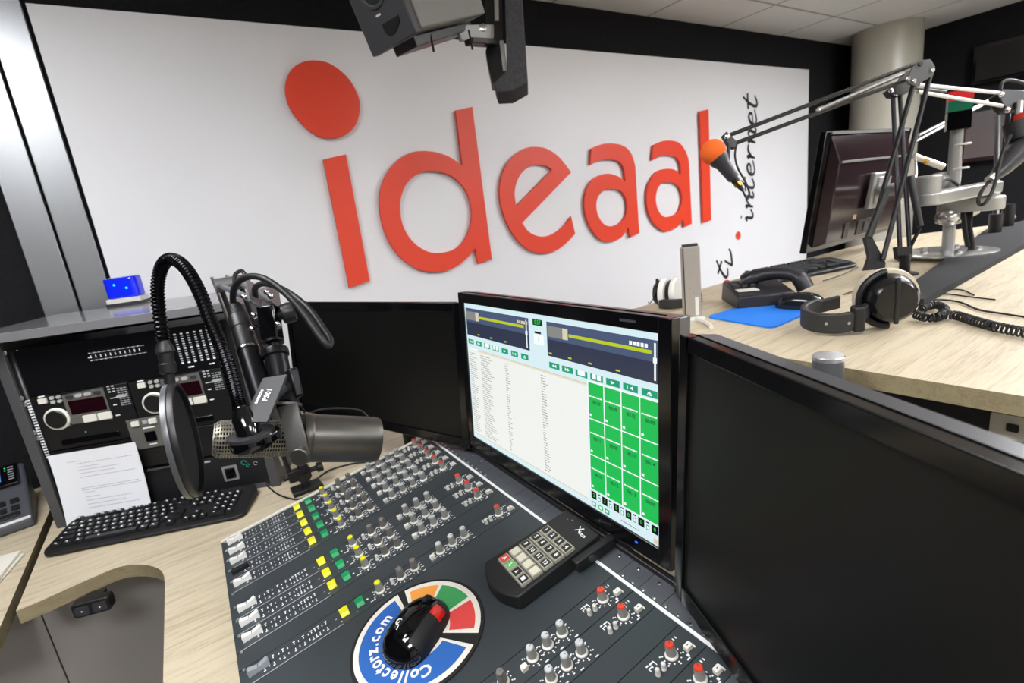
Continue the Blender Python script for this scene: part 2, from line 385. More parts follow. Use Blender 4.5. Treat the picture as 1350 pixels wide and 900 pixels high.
# dark displays on the right wall
t = thing('wall_television', 'black flat television high on the dark right hand wall', 'television', T(XR,1.0,.45))
def wr(x,y): h = hit(x,y,(1,0,0),XR-.06); return h
a = wr(1284,62); b = wr(1287,112)
m = MB(); m.box((XR-.045,a.y-.5,(a.z+b.z)/2),(.05,1.0,a.z-b.z)); m.build('housing', gloss, t, world=True, bevel=.005)
m = MB(); m.box((XR-.071,a.y-.5,(a.z+b.z)/2),(.004,.95,a.z-b.z-.05)); m.build('screen', screenoff, t, world=True)
MB().box((XR-.012,a.y-.5,(a.z+b.z)/2),(.024,.3,.2)).build('wall_bracket', blacksteel, t, world=True)
t = thing('wall_display', 'grey glossy display panel below the television on the dark right hand wall', 'display', T(XR,1.0,.1))
a = wr(1275,150); b = wr(1275,209); c = wr(1320,205)
MB().box((XR-.03,(a.y+c.y)/2,(a.z+b.z)/2),(.06,a.y-c.y+.06,a.z-b.z+.06)).build('housing', gloss, t, world=True, bevel=.004)
MB().box((XR-.0605,(a.y+c.y)/2,(a.z+b.z)/2),(.003,a.y-c.y,a.z-b.z)).build('screen', mat('grey_glossy_glass', (92,88,88), 0.16, spec=.7), t, world=True)

# ================================================================== DESKS
dpx = [(21,805.6),(56.7,790.4),(94.4,773.4),(124.7,760),(151,749),(172,744.5),(192.7,744.5),(208,749),(215.5,757),(217.5,771.6)]
front = [onz(x,y,DZ) for x,y in dpx]
front = [tuple(p[:2]) for p in cr([(p.x,p.y,0) for p in front],4)]
cut = onz(215,900,DZ)
yb = front[-1]
poly = front + [(cut.x, cut.y), (cut.x-.01,-.35),(.74,-.35),(.74,2.07),(-.389,2.07)]
m = MB(); m.prism(poly, DZ-.030, DZ, 1, mt=0)
desk = m.build('operator_desk', [oak, oak_edge], smooth=20)
root = thing('desk', 'oak laminate operator desk with curved cutout under the mixing console', 'desk', T(.1,.9,ZF))
desk.parent = root; desk.matrix_basis = WM[root].inverted(); desk.name = 'desk_top'; WM[desk] = Matrix()
base = MB()
for x,y in ((.66,1.95),(.66,-.2)): base.box((x,y,(ZF+DZ-.03)/2),(.06,.08,DZ-.03-ZF))
base.box((.66,.875,DZ-.09),(.05,2.1,.12)); 
base.build('desk_frame', blacksteel, root, world=True)
MB().box((.1105,1.47,(DZ-.03+ZF+.05)/2),(1.019,.018,DZ-.03-ZF-.05)).build('modesty_panel', mat('modesty_grey',(160,154,147),.55,bump=.05,bscale=500), root, world=True)
base = MB(); base.box((-.33,2.0,(ZF+DZ-.03)/2),(.06,.06,DZ-.03-ZF)); base.build('leg', blacksteel, root, world=True)
# two-button height control under the edge
t = thing('height_control', 'small black two button height control hanging under the desk edge', 'switch', None)
a = hit(99,803,(0,0,1),DZ-.045); b = hit(148,790,(0,0,1),DZ-.045)
u = (b-a).normalized(); A = frame((a+b)/2+V((0,0,.0)), u, (0,0,1)); 
t.matrix_basis = A; WM[t] = A
L = (b-a).length
n_ = A.to_3x3() @ V((0,0,1)); sgn = 1 if n_.y < 0 else -1
MB().prism(rrect(-L/2,-.016,L/2,.016,.006), -.012, .012).build('housing', black, t, bevel=.002)
MB().box((0,.012,-.018*sgn),(L*.5,.008,.016)).build('mounting_block', black, t)
for s in (-1,1):
    o = MB(T(s*L*.24,-.001,.0125*sgn)).prism(rrect(-.013,-.010,.013,.010,.004), -.001, .0012).build('button', dgrey, t, bevel=.0005)
    MB(T(s*L*.24,-.001,.0141*sgn)).lathe(Matrix(), [(.0016,0),(.0016,.0003)], 10).build('arrow_mark', legend, o)
# left hand desk
lp = [(-.409,1.245),(-.409,2.07),(-1.25,2.07),(-1.25,1.245)]
t = thing('side_desk', 'oak laminate side desk on the left carrying the telephone', 'desk', T(-.8,1.7,ZF))
m = MB(); m.prism(lp, DZ-.03, DZ, 1, mt=0); m.build('desk_top', [oak, oak_edge], t, world=True)
m = MB(); m.box((-1.2,1.78,(ZF+DZ-.03)/2),(.03,.56,DZ-.03-ZF)); m.build('side_panel', dgrey, t, world=True)
MB().box((-.65,1.47,(DZ-.03+ZF+.05)/2),(.496,.018,DZ-.03-ZF-.05)).build('modesty_panel', MATS['modesty_grey'], t, world=True)
m = MB(); m.box((-.9,2.03,(ZF+DZ-.03)/2),(.66,.03,DZ-.03-ZF)); m.build('back_panel', dgrey, t, world=True)
# guest table (higher)
t = thing('guest_table', 'raised pale oak guest table behind the monitors, standing before the white panel', 'table', T(1.7,.2,ZF))
gt = [(.767,-1.3),(2.85,-1.3),(2.85,.40),(2.69,.63),(2.45,.80),(2.15,.885),(1.83,.905),(.767,.905)]
m = MB(); m.prism(gt, FZ-.025, FZ, 1, mt=0); m.build('table_top', [oak, oak_edge], t, world=True)
m = MB(); m.box((.86,-.2,(ZF+FZ-.025)/2),(.03,2.0,FZ-.025-ZF)); m.build('front_panel', mat('charcoal_panel',(30,31,34),.5), t, world=True)
m = MB(); m.box((2.6,-.3,(ZF+FZ-.025)/2),(.05,1.2,FZ-.025-ZF)); m.build('end_panel', mat('charcoal_panel',(30,31,34),.5), t, world=True)
for y in (.13,.06,-.05): MB().box((.842,y,-.60),(.006,.004,.6)).build('panel_seam', black, t, world=True)
s = hit(1337,562,(1,0,0),.838)
o = MB().prism(rrect(-.022,-.016,.022,.016,.003),0,.006,0,frame(s,(0,-1,0),(0,0,1))).build('wall_socket', white, t, world=True)
MB().prism(rrect(-.006,-.005,.006,.005,.002),.006,.0075,0,frame(s,(0,-1,0),(0,0,1))).build('socket_opening', black, o, world=True)
MB().box((1.95,.905-.22,FZ+.004),(.01,.01,.008))

# ================================================================== EQUIPMENT RACK
u = V((.913,-.408,0)).normalized(); RK = frame(V((-.374,1.681,DZ)), u, (.408,.913,0))    # x along front, y back, z up
rackgrey = mat('rack_grey', (74,74,76), 0.5, bump=.05, bscale=600)
topgloss = mat('rack_top_laminate', (120,120,122), 0.16, spec=.7)
t = thing('equipment_rack', 'dark desktop rack cabinet filled with audio players at the left', 'rack', RK)
W, H, Dp = .553, .497, .31
m = MB(); m.box((.012,Dp/2,H/2),(.024,Dp,H)); m.build('side_panel', rackgrey, t, bevel=.001)
m = MB(); m.box((W-.012,Dp/2,H/2),(.024,Dp,H)); m.build('side_panel', rackgrey, t, bevel=.001)
MB().box((W/2,Dp/2+.005,.008),(W-.048,Dp-.01,.016)).build('bottom_panel', rackgrey, t)
MB().box((W/2,Dp-.006,H/2),(W-.048,.012,H-.02)).build('back_panel', black, t)
m = MB(); m.box((W/2-.02,Dp/2-.015,H+.011),(W+.05,Dp+.05,.022),0); m.build('top_panel', [topgloss], t, bevel=.0015)
rk_black = mat('rack_unit_black', (16,16,18), 0.42); rk_grey = mat('rack_plate_grey', (96,94,90), .5)
def unit(x0, z0, x1, z1, name, m_=rk_black, y=.012, d=.15):
    return MB().box(((x0+x1)/2, y+d/2, (z0+z1)/2),(x1-x0,d,z1-z0)).build(name, m_, t, bevel=.0008)
FR = Matrix(((1,0,0,0),(0,0,-1,0),(0,1,0,0),(0,0,0,1)))      # front-face local: (x,z) drawn, +z toward viewer
def FM(x, z, y=.0115): return T(x, y, z) @ FR.copy() if False else Matrix.Translation((x,y,z)) @ FR
mu = unit(.028,.352,.525,.470,'meter_unit', mat('meter_unit_black',(10,10,14),.3))
mk = MB()
for i in range(11):
    x = .197+.011*i
    mk.rect(x-.0012,-.0035,x+.0012,.0035,0,0,FM(0,.427)); mk.rect(x-.0035,.0085,x+.001,.0105,0,0,FM(0,.427)); mk.rect(x-.0035,-.0105,x+.001,-.0085,0,0,FM(0,.427))
mk.rect(.190,-.0025,.196,.0005,0,0,FM(0,.427))
mk.rect(.196,.0088,.320,.0094,0,0,FM(0,.427)); mk.rect(.196,-.0094,.320,-.0088,0,0,FM(0,.427))
for xx in (.395,.410,.425,.441,.456,.471):
    for k in range(13):
        z = .375+.0062*k; mk.rect(xx-.003,z,xx+.003,z+(.0022 if k%3 else .0038),0,1 if k%2 else 0,FM(0,0))
for x in (.405,.455): mk.rect(x,.362,x+.014,.3655,0,0,FM(0,0))
mk.rect(.046,.468,.049,.4705,0,0,FM(0,0))
mk.build('printed_scale', [legend, greyleg], mu)
def player(x, first):
    pu = unit(x,.205,x+.222,.349,'disc_player')
    kx = x+.048; kz = .286
    k = MB(FM(kx,kz)).lathe(Matrix(), [(.0285,0),(.0285,.004),(.026,.006),(.0235,.006)], 36).build('jog_ring', cream, pu)
    MB(FM(kx,kz)).lathe(Matrix(), [(.0232,.002),(.0232,.0075),(.021,.0095),(.0,.0098)], 36).build('jog_wheel', black, k)
    pl = MB(FM(x+.122,.307)).prism([(-.048,-.041),(.046,-.046),(.046,.040),(-.048,.036)],0,.002).build('display_plate', rk_grey, pu, bevel=.0005)
    MB(FM(x+.124,.309)).prism(rrect(-.041,-.019,.040,.017,.002),.002,.003).build('display_window', mat('dark_red_window',(30,5,12),.12), pl)
    for i in range(4): MB(FM(x+.09+.021*i,.337)).prism(rrect(-.008,-.004,.008,.004,.0038),.002,.005).build('button', lgrey if i in (1,2) else dgrey, pl)
    for i in range(2): MB(FM(x+.121+.034*i,.275)).prism(rrect(-.0155,-.009,.0155,.009,.002),.002,.007).build('cue_button', cream, pl, bevel=.0006)
    MB(FM(x+.031,.337)).prism(rrect(-.009,-.0065,.009,.0065,.001),0,.005).build('button', cream, pu)
    for i in range(2):
        for j in range(2): MB(FM(x+.052+.015*i,.341-.011*j)).prism(rrect(-.005,-.004,.005,.004,.0035),0,.004).build('button', lgrey, pu)
    g = MB()
    for i in range(4):
        for j in range(3): g.rect(x+.176+.010*(i%2)+.0,.345-.007*j,x+.182+.010*(i%2),.3485-.007*j,0,0,FM(0,0))
    for c in range(3):
        for j in range(9): g.rect(x+.196+.008*c,.293+.0055*j,x+.202+.008*c,.2952+.0055*j,0,1,FM(0,0))
    g.rect(x+.176,.315,x+.194,.3165,0,0,FM(0,0)); g.rect(x+.178,.296,x+.186,.299,0,0,FM(0,0)); g.rect(x+.176,.268,x+.186,.271,0,0,FM(0,0)); g.rect(x+.062,.262,x+.070,.270,0,1,FM(0,0))
    g.rect(x+.022,.3485,x+.037,.3515,0,0,FM(0,-.002)) 
    g.build('printed_marks', [legend, greyleg], pu)
    fd = MB(FM(x+.205,.318)).box((0,0,.004),(.022,.005,.006)); fd.build('pitch_slider', lgrey, pu)
    sl = MB(FM(x+.106,.222)).box((0,0,.001),(.135,.014,.003)); sl.build('disc_slot', gloss, pu, bevel=.001)
    MB(FM(x+.098,.2405)).lathe(Matrix(), [(.0016,0),(.0012,.001)], 8).build('status_light', glow('green_led',(40,255,150),.8), pu)
player(.033, True); player(.258, False)
p3 = MB(FM(0,0)).prism([(.228,.170),(.318,.170),(.318,.252),(.228,.252)],0,.003).build('control_plate', rk_grey, t, bevel=.0005)
for x in (.249,.290): MB(FM(x,.241)).prism(rrect(-.009,-.0065,.009,.0065,.0015),.003,.008).build('button', cream, p3)
g = MB(); g.rect(.262,.223,.290,.2265,.0035,0,FM(0,0)); g.rect(.266,.178,.284,.181,.0035,0,FM(0,0)); g.rect(.265,.236,.276,.246,.0035,1,FM(0,0)); g.build('printed_marks',[legend,greyleg],p3)
MB(FM(.275,.201)).prism(rrect(-.013,-.013,.013,.013,.002),.003,.006).build('window', gloss, p3)
lu = unit(.028,.118,.525,.202,'blank_unit'); 
g = MB(); 
for x in (.44,.455): g.rect(x,.140,x+.011,.146,0,0,FM(0,0))
g.lathe(FM(.48,.150), [(.006,0),(.005,.006)], 14, 0); g.build('marks',[lgrey],lu)
hn = MB(); hn.tube([FM(.245,.112) @ V((0,0,0)), FM(.245,.112) @ V((0,0,.01)), FM(.33,.112) @ V((0,0,.01)), FM(.33,.112) @ V((0,0,0))], .0025, 8); hn.build('handle', steel, t)
bu = unit(.028,.018,.553-.028,.112,'interface_unit', mat('interface_black',(24,24,27),.45), y=.008)
MB(FM(.437,.061,.0075)).prism(rrect(-.019,-.021,.019,.021,.003),0,.003).build('socket_frame', greyarm, bu)
MB(FM(.437,.061,.0045)).prism(rrect(-.013,-.015,.013,.015,.002),0,.001).build('socket', gloss, bu)
g = MB(); g.tube([FM(.475,.083,.0072) @ V((.006*math.cos(a*.5), .006*math.sin(a*.5), 0)) for a in range(11)], .0012, 6, 0); g.tube([FM(.483,.073,.0072) @ V((.004*math.cos(a*.5), .004*math.sin(a*.5), 0)) for a in range(11)], .0012, 6, 0)
g.build('teal_mark', mat('teal_print',(0,150,130),.5), bu)
g = MB(); g.tube([FM(.503,.075,.0072) @ V((.005*math.cos(a*.55), .005*math.sin(a*.55), 0)) for a in range(11)], .0007, 6, 0); g.box((.38,.0075,.104),(.03,.001,.005)); g.build('marks', greyleg, bu)
# rack ears: screws and vertical vents printed text
for z in (.353,.337,.262,.247,.468):
    MB(FM(.0235+ (.003 if z in(.337,.247) else 0),z,.006)).lathe(Matrix(), [(.006,0),(.006,.0015),(.0035,.003),(0,.0032)], 14).build('screw', steel, t)
g = MB()
for k in range(8): g.text('RSTB'[k%4]+'OL', .009, FM(.032,.205+.018*k,.006) @ RZ(-PI/2), 0)
ear = MB().box((.031,.012,.24),(.014,.006,.46)).build('rack_rail', black, t)
MB().box((W-.031,.012,.24),(.014,.006,.46)).build('rack_rail', black, t)
g2 = MB()
for k in range(22): g2.rect(.028,.190+.0072*k,.030+(.0035 if k%3 else .005),.194+.0072*k,0,0,FM(0,0,.0085)); g2.rect(.0345,.190+.0072*k,.0375,.1945+.0072*k,0,0,FM(0,0,.0085))
g2.build('rail_marks', legend, ear)

# paper sheet leaning on the rack
t = thing('paper_sheet', 'white printed sheet of paper leaning upright against the rack', 'paper', RK @ T(.14,-.022,.0))
pm = MB(); n = 12; vs = []; 
for j in range(n+1):
    for i in range(7):
        x = -.103+.206*i/6; z = .002+.196*j/n; y = .0-.020*(1-j/n)**2 + .004*math.cos(PI*i/6); vs.append((x+.012*(1-j/n)*0,y+.018,z))
fs = [(j*7+i,j*7+i+1,(j+1)*7+i+1,(j+1)*7+i) for j in range(n) for i in range(6)]
pm.add(vs, fs); pm.add([(a,b+.0006,c) for a,b,c in vs],[f[::-1] for f in fs]); pm.build('sheet', mat('paper_white',(232,234,238),.8), t)
pt = MB(); random.seed(3)
def py_(x,z): j = (z-.002)/.196; return -.020*(1-j)**2 + .004*math.cos(PI*(x+.103)/.206) + .018 - .0006
for z,x0,x1 in ((.172,-.065,-.035),(.165,-.048,.09),(.155,-.046,.01),(.147,-.046,.055),(.138,-.044,.04),(.128,-.045,.088),(.099,-.05,.09),(.0935,-.05,.095),(.087,-.048,-.02),(.075,-.045,-.01),(.066,-.044,.07),(.056,-.044,.05),(.046,-.044,.08)):
    k = 14
    for i in range(k):
        a = x0+(x1-x0)*i/k; b = x0+(x1-x0)*(i+.8)/k; pt.add([(a,py_(a,z),z),(b,py_(b,z),z),(b,py_(b,z+.0012),z+.0012),(a,py_(a,z+.0012),z+.0012)],[(0,1,2,3)])
pt.build('printed_text', mat('faint_print',(160,162,168),.8), t)

# blue beacon on the rack top
bp = R(168,399,1.42); zt = DZ+H+.022
bq = onz(171,401,zt)
t = thing('beacon_light', 'blue domed beacon light with white base on top of the rack', 'beacon', Matrix.Translation((bq.x,bq.y,zt)) @ RZ(-.42))
MB().prism(rrect(-.048,-.030,.048,.030,.004),0,.009).build('foot', dgrey, t, bevel=.001)
MB().prism(rrect(-.046,-.028,.046,.028,.004),.009,.022).build('base', white, t, bevel=.001)
bl = mat('blue_clear_plastic',(20,44,255),.12,spec=.7,coat=.3)
MB().prism(rrect(-.044,-.026,.044,.026,.016,8),.022,.082).build('lens', bl, t, bevel=.006, seg=3)
for x,z in ((-.012,.062),(.018,.050)): MB(T(x,-.0262,z) @ RX(PI/2)).lathe(Matrix(),[(.0035,0),(.003,.0012)],12).build('lamp', glow('blue_led',(40,200,255),1.6), t)
# ================================================================== KEYBOARDS
def keyboard(Mx, label, full=True, L=.449, D=.136):
    t = thing('keyboard', label, 'keyboard', Mx)
    prof = [(0,0),(.0,.008),(.012,.0135),(.04,.014),(D,.027),(D,0)]
    m = MB(); nx = 2
    out = rrect(0,0,L,D,.022,6)
    def zt(y): return .009+.005*min(1,y/.02) + .012*max(0,(y-.02)/(D-.02))
    lo = [(x,y,0.002) for x,y in out]; hi = [(x,y,zt(y)) for x,y in out]; n = len(out)
    m.add(lo+hi,[tuple(range(n))[::-1]]+[(i,(i+1)%n,(i+1)%n+n,i+n) for i in range(n)])
    c = [(L/2,D*.12,zt(D*.12)),(L/2,D/2,zt(D/2))]
    m.add(hi,[tuple(range(n))])
    m.build('body', blackm if full else black, t, bevel=.0025)
    tilt = math.atan2(.012,D-.02)
    rows = [(.148,'f'),(.124,'n'),(.106,'n'),(.088,'n'),(.070,'n'),(.051,'s')]
    kb = MB().prism(rrect(-.0079,-.0080,.0079,.0080,.002,3),0,.001)
    hi_ = [(-.0062,-.0055,.0065),(.0062,-.0055,.0065),(.0062,.0065,.0062),(-.0062,.0065,.0062)]; lo_ = [(-.008,-.008,0),(.008,-.008,0),(.008,.008,0),(-.008,.008,0)]
    count = 0; proto = {}
    def key(x, y, w=1.0):
        nonlocal count
        Mk = T(x,y,zt(y)) @ RX(tilt)
        if not full: return Mk, w
        kk = round(w,2)
        if kk not in proto:
            a = .0185*w/2-.0012; b = a-.0022
            mm = MB(); mm.hull8([(-a,-.008,0),(a,-.008,0),(a,.008,0),(-a,.008,0)],[(-b,-.0056,.0062),(b,-.0056,.0062),(b,.0068,.0058),(-b,.0068,.0058)],0)
            mm.box((-b*.35 if w<1.4 else -b*.5,.002,.0063),(min(.0045,b),.0035,.0003),1)
            if w<1.4: mm.box((.001,-.002,.0063),(.003,.0012,.0003),1)
            proto[kk] = mm.build('key', [keym, legend], t, M=Mk, bevel=.0006, seg=1)
        else: dup(proto[kk], Mk, t)
    lay = []
    p = .0185; x0 = .022
    for i in [0]+[2,3,4,5]+[6.5,7.5,8.5,9.5]+[11,12,13,14]: lay.append((x0+p*i,.150,1))
    for i in range(13): lay.append((x0+p*i,.127,1))
    lay.append((x0+p*13.5,.127,2))
    lay.append((x0+p*.25,.1085,1.5)); lay += [(x0+p*(i+1.5),.1085,1) for i in range(12)]
    lay.append((x0+p*.375,.090,1.75)); lay += [(x0+p*(i+1.75),.090,1) for i in range(11)]; lay.append((x0+p*13.375,.090,2.25))
    lay.append((x0+p*.6,.0715,2.2)); lay += [(x0+p*(i+2.25),.0715,1) for i in range(10)]; lay.append((x0+p*13.1,.0715,2.75))
    lay += [(x0+p*.12,.053,1.25),(x0+p*1.4,.053,1.25),(x0+p*2.65,.053,1.25),(x0+p*6.4,.053,6.2),(x0+p*10.2,.053,1.25),(x0+p*11.45,.053,1.25),(x0+p*13.4,.053,1.25)]
    nx = x0+p*15.35
    for j in range(3): lay.append((nx+p*j,.150,1))
    for y in (.127,.1085):
        for j in range(3): lay.append((nx+p*j,y,1))
    lay += [(nx+p,.0715,1),(nx,.053,1),(nx+p,.053,1),(nx+2*p,.053,1)]
    qx = nx+p*3.3
    for y in (.127,.1085,.090,.0715):
        for j in range(3): lay.append((qx+p*j,y,1))
    lay += [(qx+p*.5,.053,2),(qx+2*p,.053,1)]
    sc = (L-.02)/(qx+2*p+.012)
    if full:
        for x,y,w in lay[:100]: key(.010+(x-.010)*sc*.985, y-.028, w*sc)
    else:
        mm = MB(); fx = (L-.03)/(qx+2*p)
        for x,y,w in lay:
            x = .008+x*fx; y = (y-.026)*D/.136; a = .0185*w*fx/2-.001; 
            mm.box((0,0,.0025),(2*a,.0150*D/.136,.006),0,T(x,y,zt(y)) @ RX(tilt))
        mm.build('keys', mat('dark_grey_keys',(58,60,62),.5), t, bevel=.0006, seg=1)['kind'] = 'stuff'
    return t
KB = frame(V((-.384,1.522,DZ+.001)), (.915,-.403,0), (.403,.915,0))
keyboard(KB, 'black full size keyboard on the desk in front of the rack')
k1 = onz(1014,372,FZ); k2 = onz(1132,350,FZ)
a = onz(1012,377,FZ); b = onz(1134,352,FZ)
KB2 = frame(V((a.x,a.y,FZ+.001)), (b-a), (-(b-a).y,(b-a).x,0))
keyboard(KB2, 'small dark grey keyboard lying on the guest table by the white panel', False, (b-a).length, .105)

# ================================================================== MIXING CONSOLE
tl = math.radians(9); yw = math.radians(-2)
ex = V((math.cos(yw)*math.cos(tl), math.sin(yw)*math.cos(tl), math.sin(tl))); ey = V((-math.sin(yw), math.cos(yw), 0))
CO = hit(292,716,(0,0,1),-.60)
CM = frame(CO, ex, ey)
con = thing('mixing_console', 'dark grey modular broadcast mixing console with faders and knobs', 'mixing console', CM)
cpan = mat('console_panel_grey', (56,61,64), 0.36, spec=.4, bump=.04, bscale=500, var=.05, vscale=8)
cside = mat('console_side_black', (24,24,26), .45); cedge = mat('console_edge_trim', (228,226,216), .35)
creg = mat('console_bridge_grey', (92,95,100), .35, metal=.3)
XE, YE = .545, -.93
body = MB()
def dn_(x,y,z=DZ+.001):
    p = CM @ V((x,y,0)); q = V((p.x,p.y,z)); return CM.inverted() @ q
body.add([V((0,0,-.002)),V((XE,0,-.002)),V((XE,YE,-.002)),V((0,YE,-.002)),dn_(.004,-.002),dn_(XE-.02,-.002),dn_(XE-.02,YE+.002),dn_(.004,YE+.002)],
  [(0,1,2,3),(7,6,5,4),(0,4,5,1),(1,5,6,2),(2,6,7,3),(3,7,4,0)])
body.build('body', cside, con, bevel=.001)
MB().prism([(0,.0),(.47,.0),(.47,.006),(.001,.006)],-.006,.004).build('edge_trim', cedge, con, bevel=.0008)
edges = [-.0025,-.0435,-.084,-.1245,-.1655,-.2065,-.247,-.2875,-.328,-.3685,-.408,-.448,-.688,-.728,-.7675,-.8065,-.848,-.888,-.928]
for i in range(len(edges)-1):
    y1, y0 = edges[i], edges[i+1]; g_ = .0006
    m = MB(); m.box((.2475,(y0+y1)/2,.0),(.495,y1-y0-2*g_,.003),0)
    if y0 < -.9: pass
    ctr = (y0+y1)/2; fad = i in (0,1,2,3,4,6,7,8,10)
    z = .0017
    if fad:
        m.rect(.012,ctr-.0008,.136,ctr+.0008,z,2)
        m.rect(.006,y0+.0008,.150,y0+.0024,z,3)
        xs = [.034,.041,.0475,.056,.062,.069,.079,.0855,.093,.1005,.1055,.111,.1165,.122,.128]
        for k,x in enumerate(xs):
            h = .0030 if k != 11 else .0052
            for s in (-1,1):
                m.rect(x-.00065,ctr+s*.0060-h*.7,x+.00065,ctr+s*.0060+h*.7,z,1)
                if k%2==0: m.rect(x-.0017,ctr+s*.0103-.0010,x+.0017,ctr+s*.0103+.0010,z,1)
                if k==11: m.rect(x-.0015,ctr+s*.0105-.001,x+.002,ctr+s*.0105+.001,z,1)
        m.rect(.142,ctr-.001,.1445,ctr+.001,z,3)
        m.rect(.148,ctr-.0125,.1505,ctr-.0105,z,1); m.rect(.1745,ctr-.0125,.176,ctr-.011,z,3)
        m.rect(.194,ctr-.001,.197,ctr+.002,z,1); m.rect(.198,ctr-.0115,.2065,ctr-.0095,z,1)
    def ticks(x, lab=True):
        for k in range(9):
            a = math.radians(200+ -27*k*1.0 -0); a = math.radians(-215+ 31.0*k)
            m.rect(x+.0112*math.cos(a)-.0009, ctr+.0112*math.sin(a)-.0009, x+.0112*math.cos(a)+.0009, ctr+.0112*math.sin(a)+.0009, z, 1)
            if k%2==0: m.rect(x+.0140*math.cos(a)-.0011, ctr+.0140*math.sin(a)-.0009, x+.0140*math.cos(a)+.0011, ctr+.0140*math.sin(a)+.0009, z, 1)
        if lab: m.rect(x+.0080,ctr-.0175,x+.0130,ctr-.0157,z,1)
    kx = []
    if fad: kx = [.2185,.2565,.2815,.331,.3555,.380,.4535] + ([.4045] if i < 5 else [])
    if i == 12: kx = [.285,.331,.3555,.380,.4535]
    if i == 13: kx = [.331,.3555,.380,.4535]
    if i in (15,16): kx = [.4535]
    for x in kx: ticks(x)
    if fad or i in (12,13,15,16):
        m.rect(.421,ctr+.0030,.4222,ctr+.0070,z,1); m.rect(.421,ctr+.0060,.428,ctr+.0072,z,1); m.rect(.4262,ctr+.0045,.4274,ctr+.0085,z,1); m.rect(.426,ctr+.0090,.433,ctr+.0110,z,1); m.rect(.421,ctr+.0095,.4245,ctr+.0115,z,1); m.rect(.432,ctr+.0040,.4332,ctr+.0090,z,1)
        m.rect(.466,ctr+.0105,.4675,ctr+.014,z,1); m.rect(.470,ctr+.0105,.4715,ctr+.014,z,1); m.rect(.474,ctr+.0105,.4755,ctr+.014,z,1); m.rect(.4655,ctr-.0150,.4685,ctr-.0115,z,1)
    if fad: m.rect(.2405,ctr-.0085,.2445,ctr-.0070,z,1); m.rect(.309,ctr-.010,.318,ctr-.0088,z,3); m.rect(.2325,ctr+.006,.2345,ctr+.009,z,1)
    m.build('console_strip', [cpan if y0 > -.9 else creg, legend, black, greyleg], con)
# bridge with scribble strip and screws
MB().prism([(.4955,.002),(.4985,.002),(.4985,YE),(.4955,YE)],-.002,.003)
MB().box((.4945,(YE-.02)/2+.0,.0022),(.0048,-YE-.03,.0014)).build('label_strip', mat('label_tape_white',(240,241,240),.45), con)
mb_ = MB()
for i in range(23):
    y1 = -.001-.0405*i; y0 = y1-.0405
    if y0 < YE-.02: break
    mb_.box((.5155,(y0+y1)/2-.0005,.0003),(.034,.0397,.003))
mb_.build('bridge_plate', creg, con)
MB().box((.5375,-.46,.004),(.010,.92,.012)).build('bridge_ledge', cside, con, bevel=.002)
scr = MB().lathe(Matrix(),[(.0027,0),(.0027,.0008),(.0019,.0016),(.0,.0017)],12)
s0 = scr.build('screw', steel, con, M=T(.5015,-.698,.0018))
for k in range(1,9): dup(s0, T(.5015,-.698-.0197*k,.0018), con)
for k in range(14): dup(s0, T(.5015,-.04-.0197*k,.0018), con)
for y in (-.668,-.707,-.746,-.786,-.826,-.12,-.16,-.20,-.24): dup(s0, T(.5245,y,.0018), con)
for y in (-.008,-.046,-.087,-.127,-.168,-.209,-.250,-.291,-.331,-.371,-.4105,-.445): dup(s0, T(.0075,y,.0018), con)
# knobs -----------------------------------------------------------------
def mkknob(cap, bodym, capname):
    k = MB().lathe(Matrix(),[(.0080,0),(.0080,.0016),(.0062,.0028),(.0061,.0030)],22).build('knob_skirt', cream, con)
    n = 22; vs=[]; b = MB()
    # ribbed body
    prof = [(.0060,.002),(.0056,.010),(.0051,.0172)]; nn = 36; V_=[]; Fs=[]
    for r,h in prof:
        for i in range(nn): a = 2*PI*i/nn; q = r*(1+(.035 if i%2 else -.035)); V_.append((q*math.cos(a),q*math.sin(a),h))
    for j in range(2):
        for i in range(nn): Fs.append((j*nn+i,j*nn+(i+1)%nn,(j+1)*nn+(i+1)%nn,(j+1)*nn+i))
    Fs.append(tuple(2*nn+i for i in range(nn))); b.add(V_,Fs)
    return k, b, cap, bodym, capname
def knobset(cap, bodym):
    k = MB().lathe(Matrix(),[(.0080,0),(.0080,.0016),(.0064,.0030),(.0,.0030)],22)
    for r0,h0,r1,h1 in (): pass
    nn = 36; V_=[]; Fs=[]
    for r,h in [(.0061,.002),(.0057,.010),(.0052,.0172)]:
        for i in range(nn): a = 2*PI*i/nn; q = r*(1+(.035 if i%2 else -.035)); V_.append((q*math.cos(a),q*math.sin(a),h))
    for j in range(2):
        for i in range(nn): Fs.append((j*nn+i,j*nn+(i+1)%nn,(j+1)*nn+(i+1)%nn,(j+1)*nn+i))
    Fs.append(tuple(2*nn+i for i in range(nn))); k.add(V_,Fs,1)
    k.box((.0045,0,.010),(.0022,.0007,.0145),2)
    o = k.build('knob', [cream, bodym, black], con, smooth=30)
    c = MB().lathe(Matrix(),[(.0053,.0170),(.0052,.0182),(.0044,.0192),(.0,.0193)],22); c.box((.0026,0,.01935),(.0052,.0006,.0003),1)
    c.build('knob_cap', [cap, black], o)
    return o
kgrey = mat('knob_grey',(150,149,143),.42); capg = mat('knob_cap_grey',(196,198,198),.4)
PR = {'g':knobset(capg,kgrey),'r':knobset(red,kgrey),'y':knobset(yellow,kgrey),'d':knobset(clearknob,mat('knob_dark_grey',(116,112,106),.3))}
PR['r']['label'] = 'grey knob with red cap'; PR['y']['label'] = 'grey knob with yellow cap'; PR['d']['label'] = 'smoked grey knob with dark cap'
used = set()
def put(kind, x, y, rot=0.0):
    M_ = T(x,y,.0017) @ RZ(rot)
    if kind not in used:
        used.add(kind); PR[kind].matrix_basis = M_; WM[PR[kind]] = CM @ M_
    else: dup(PR[kind], M_, con)
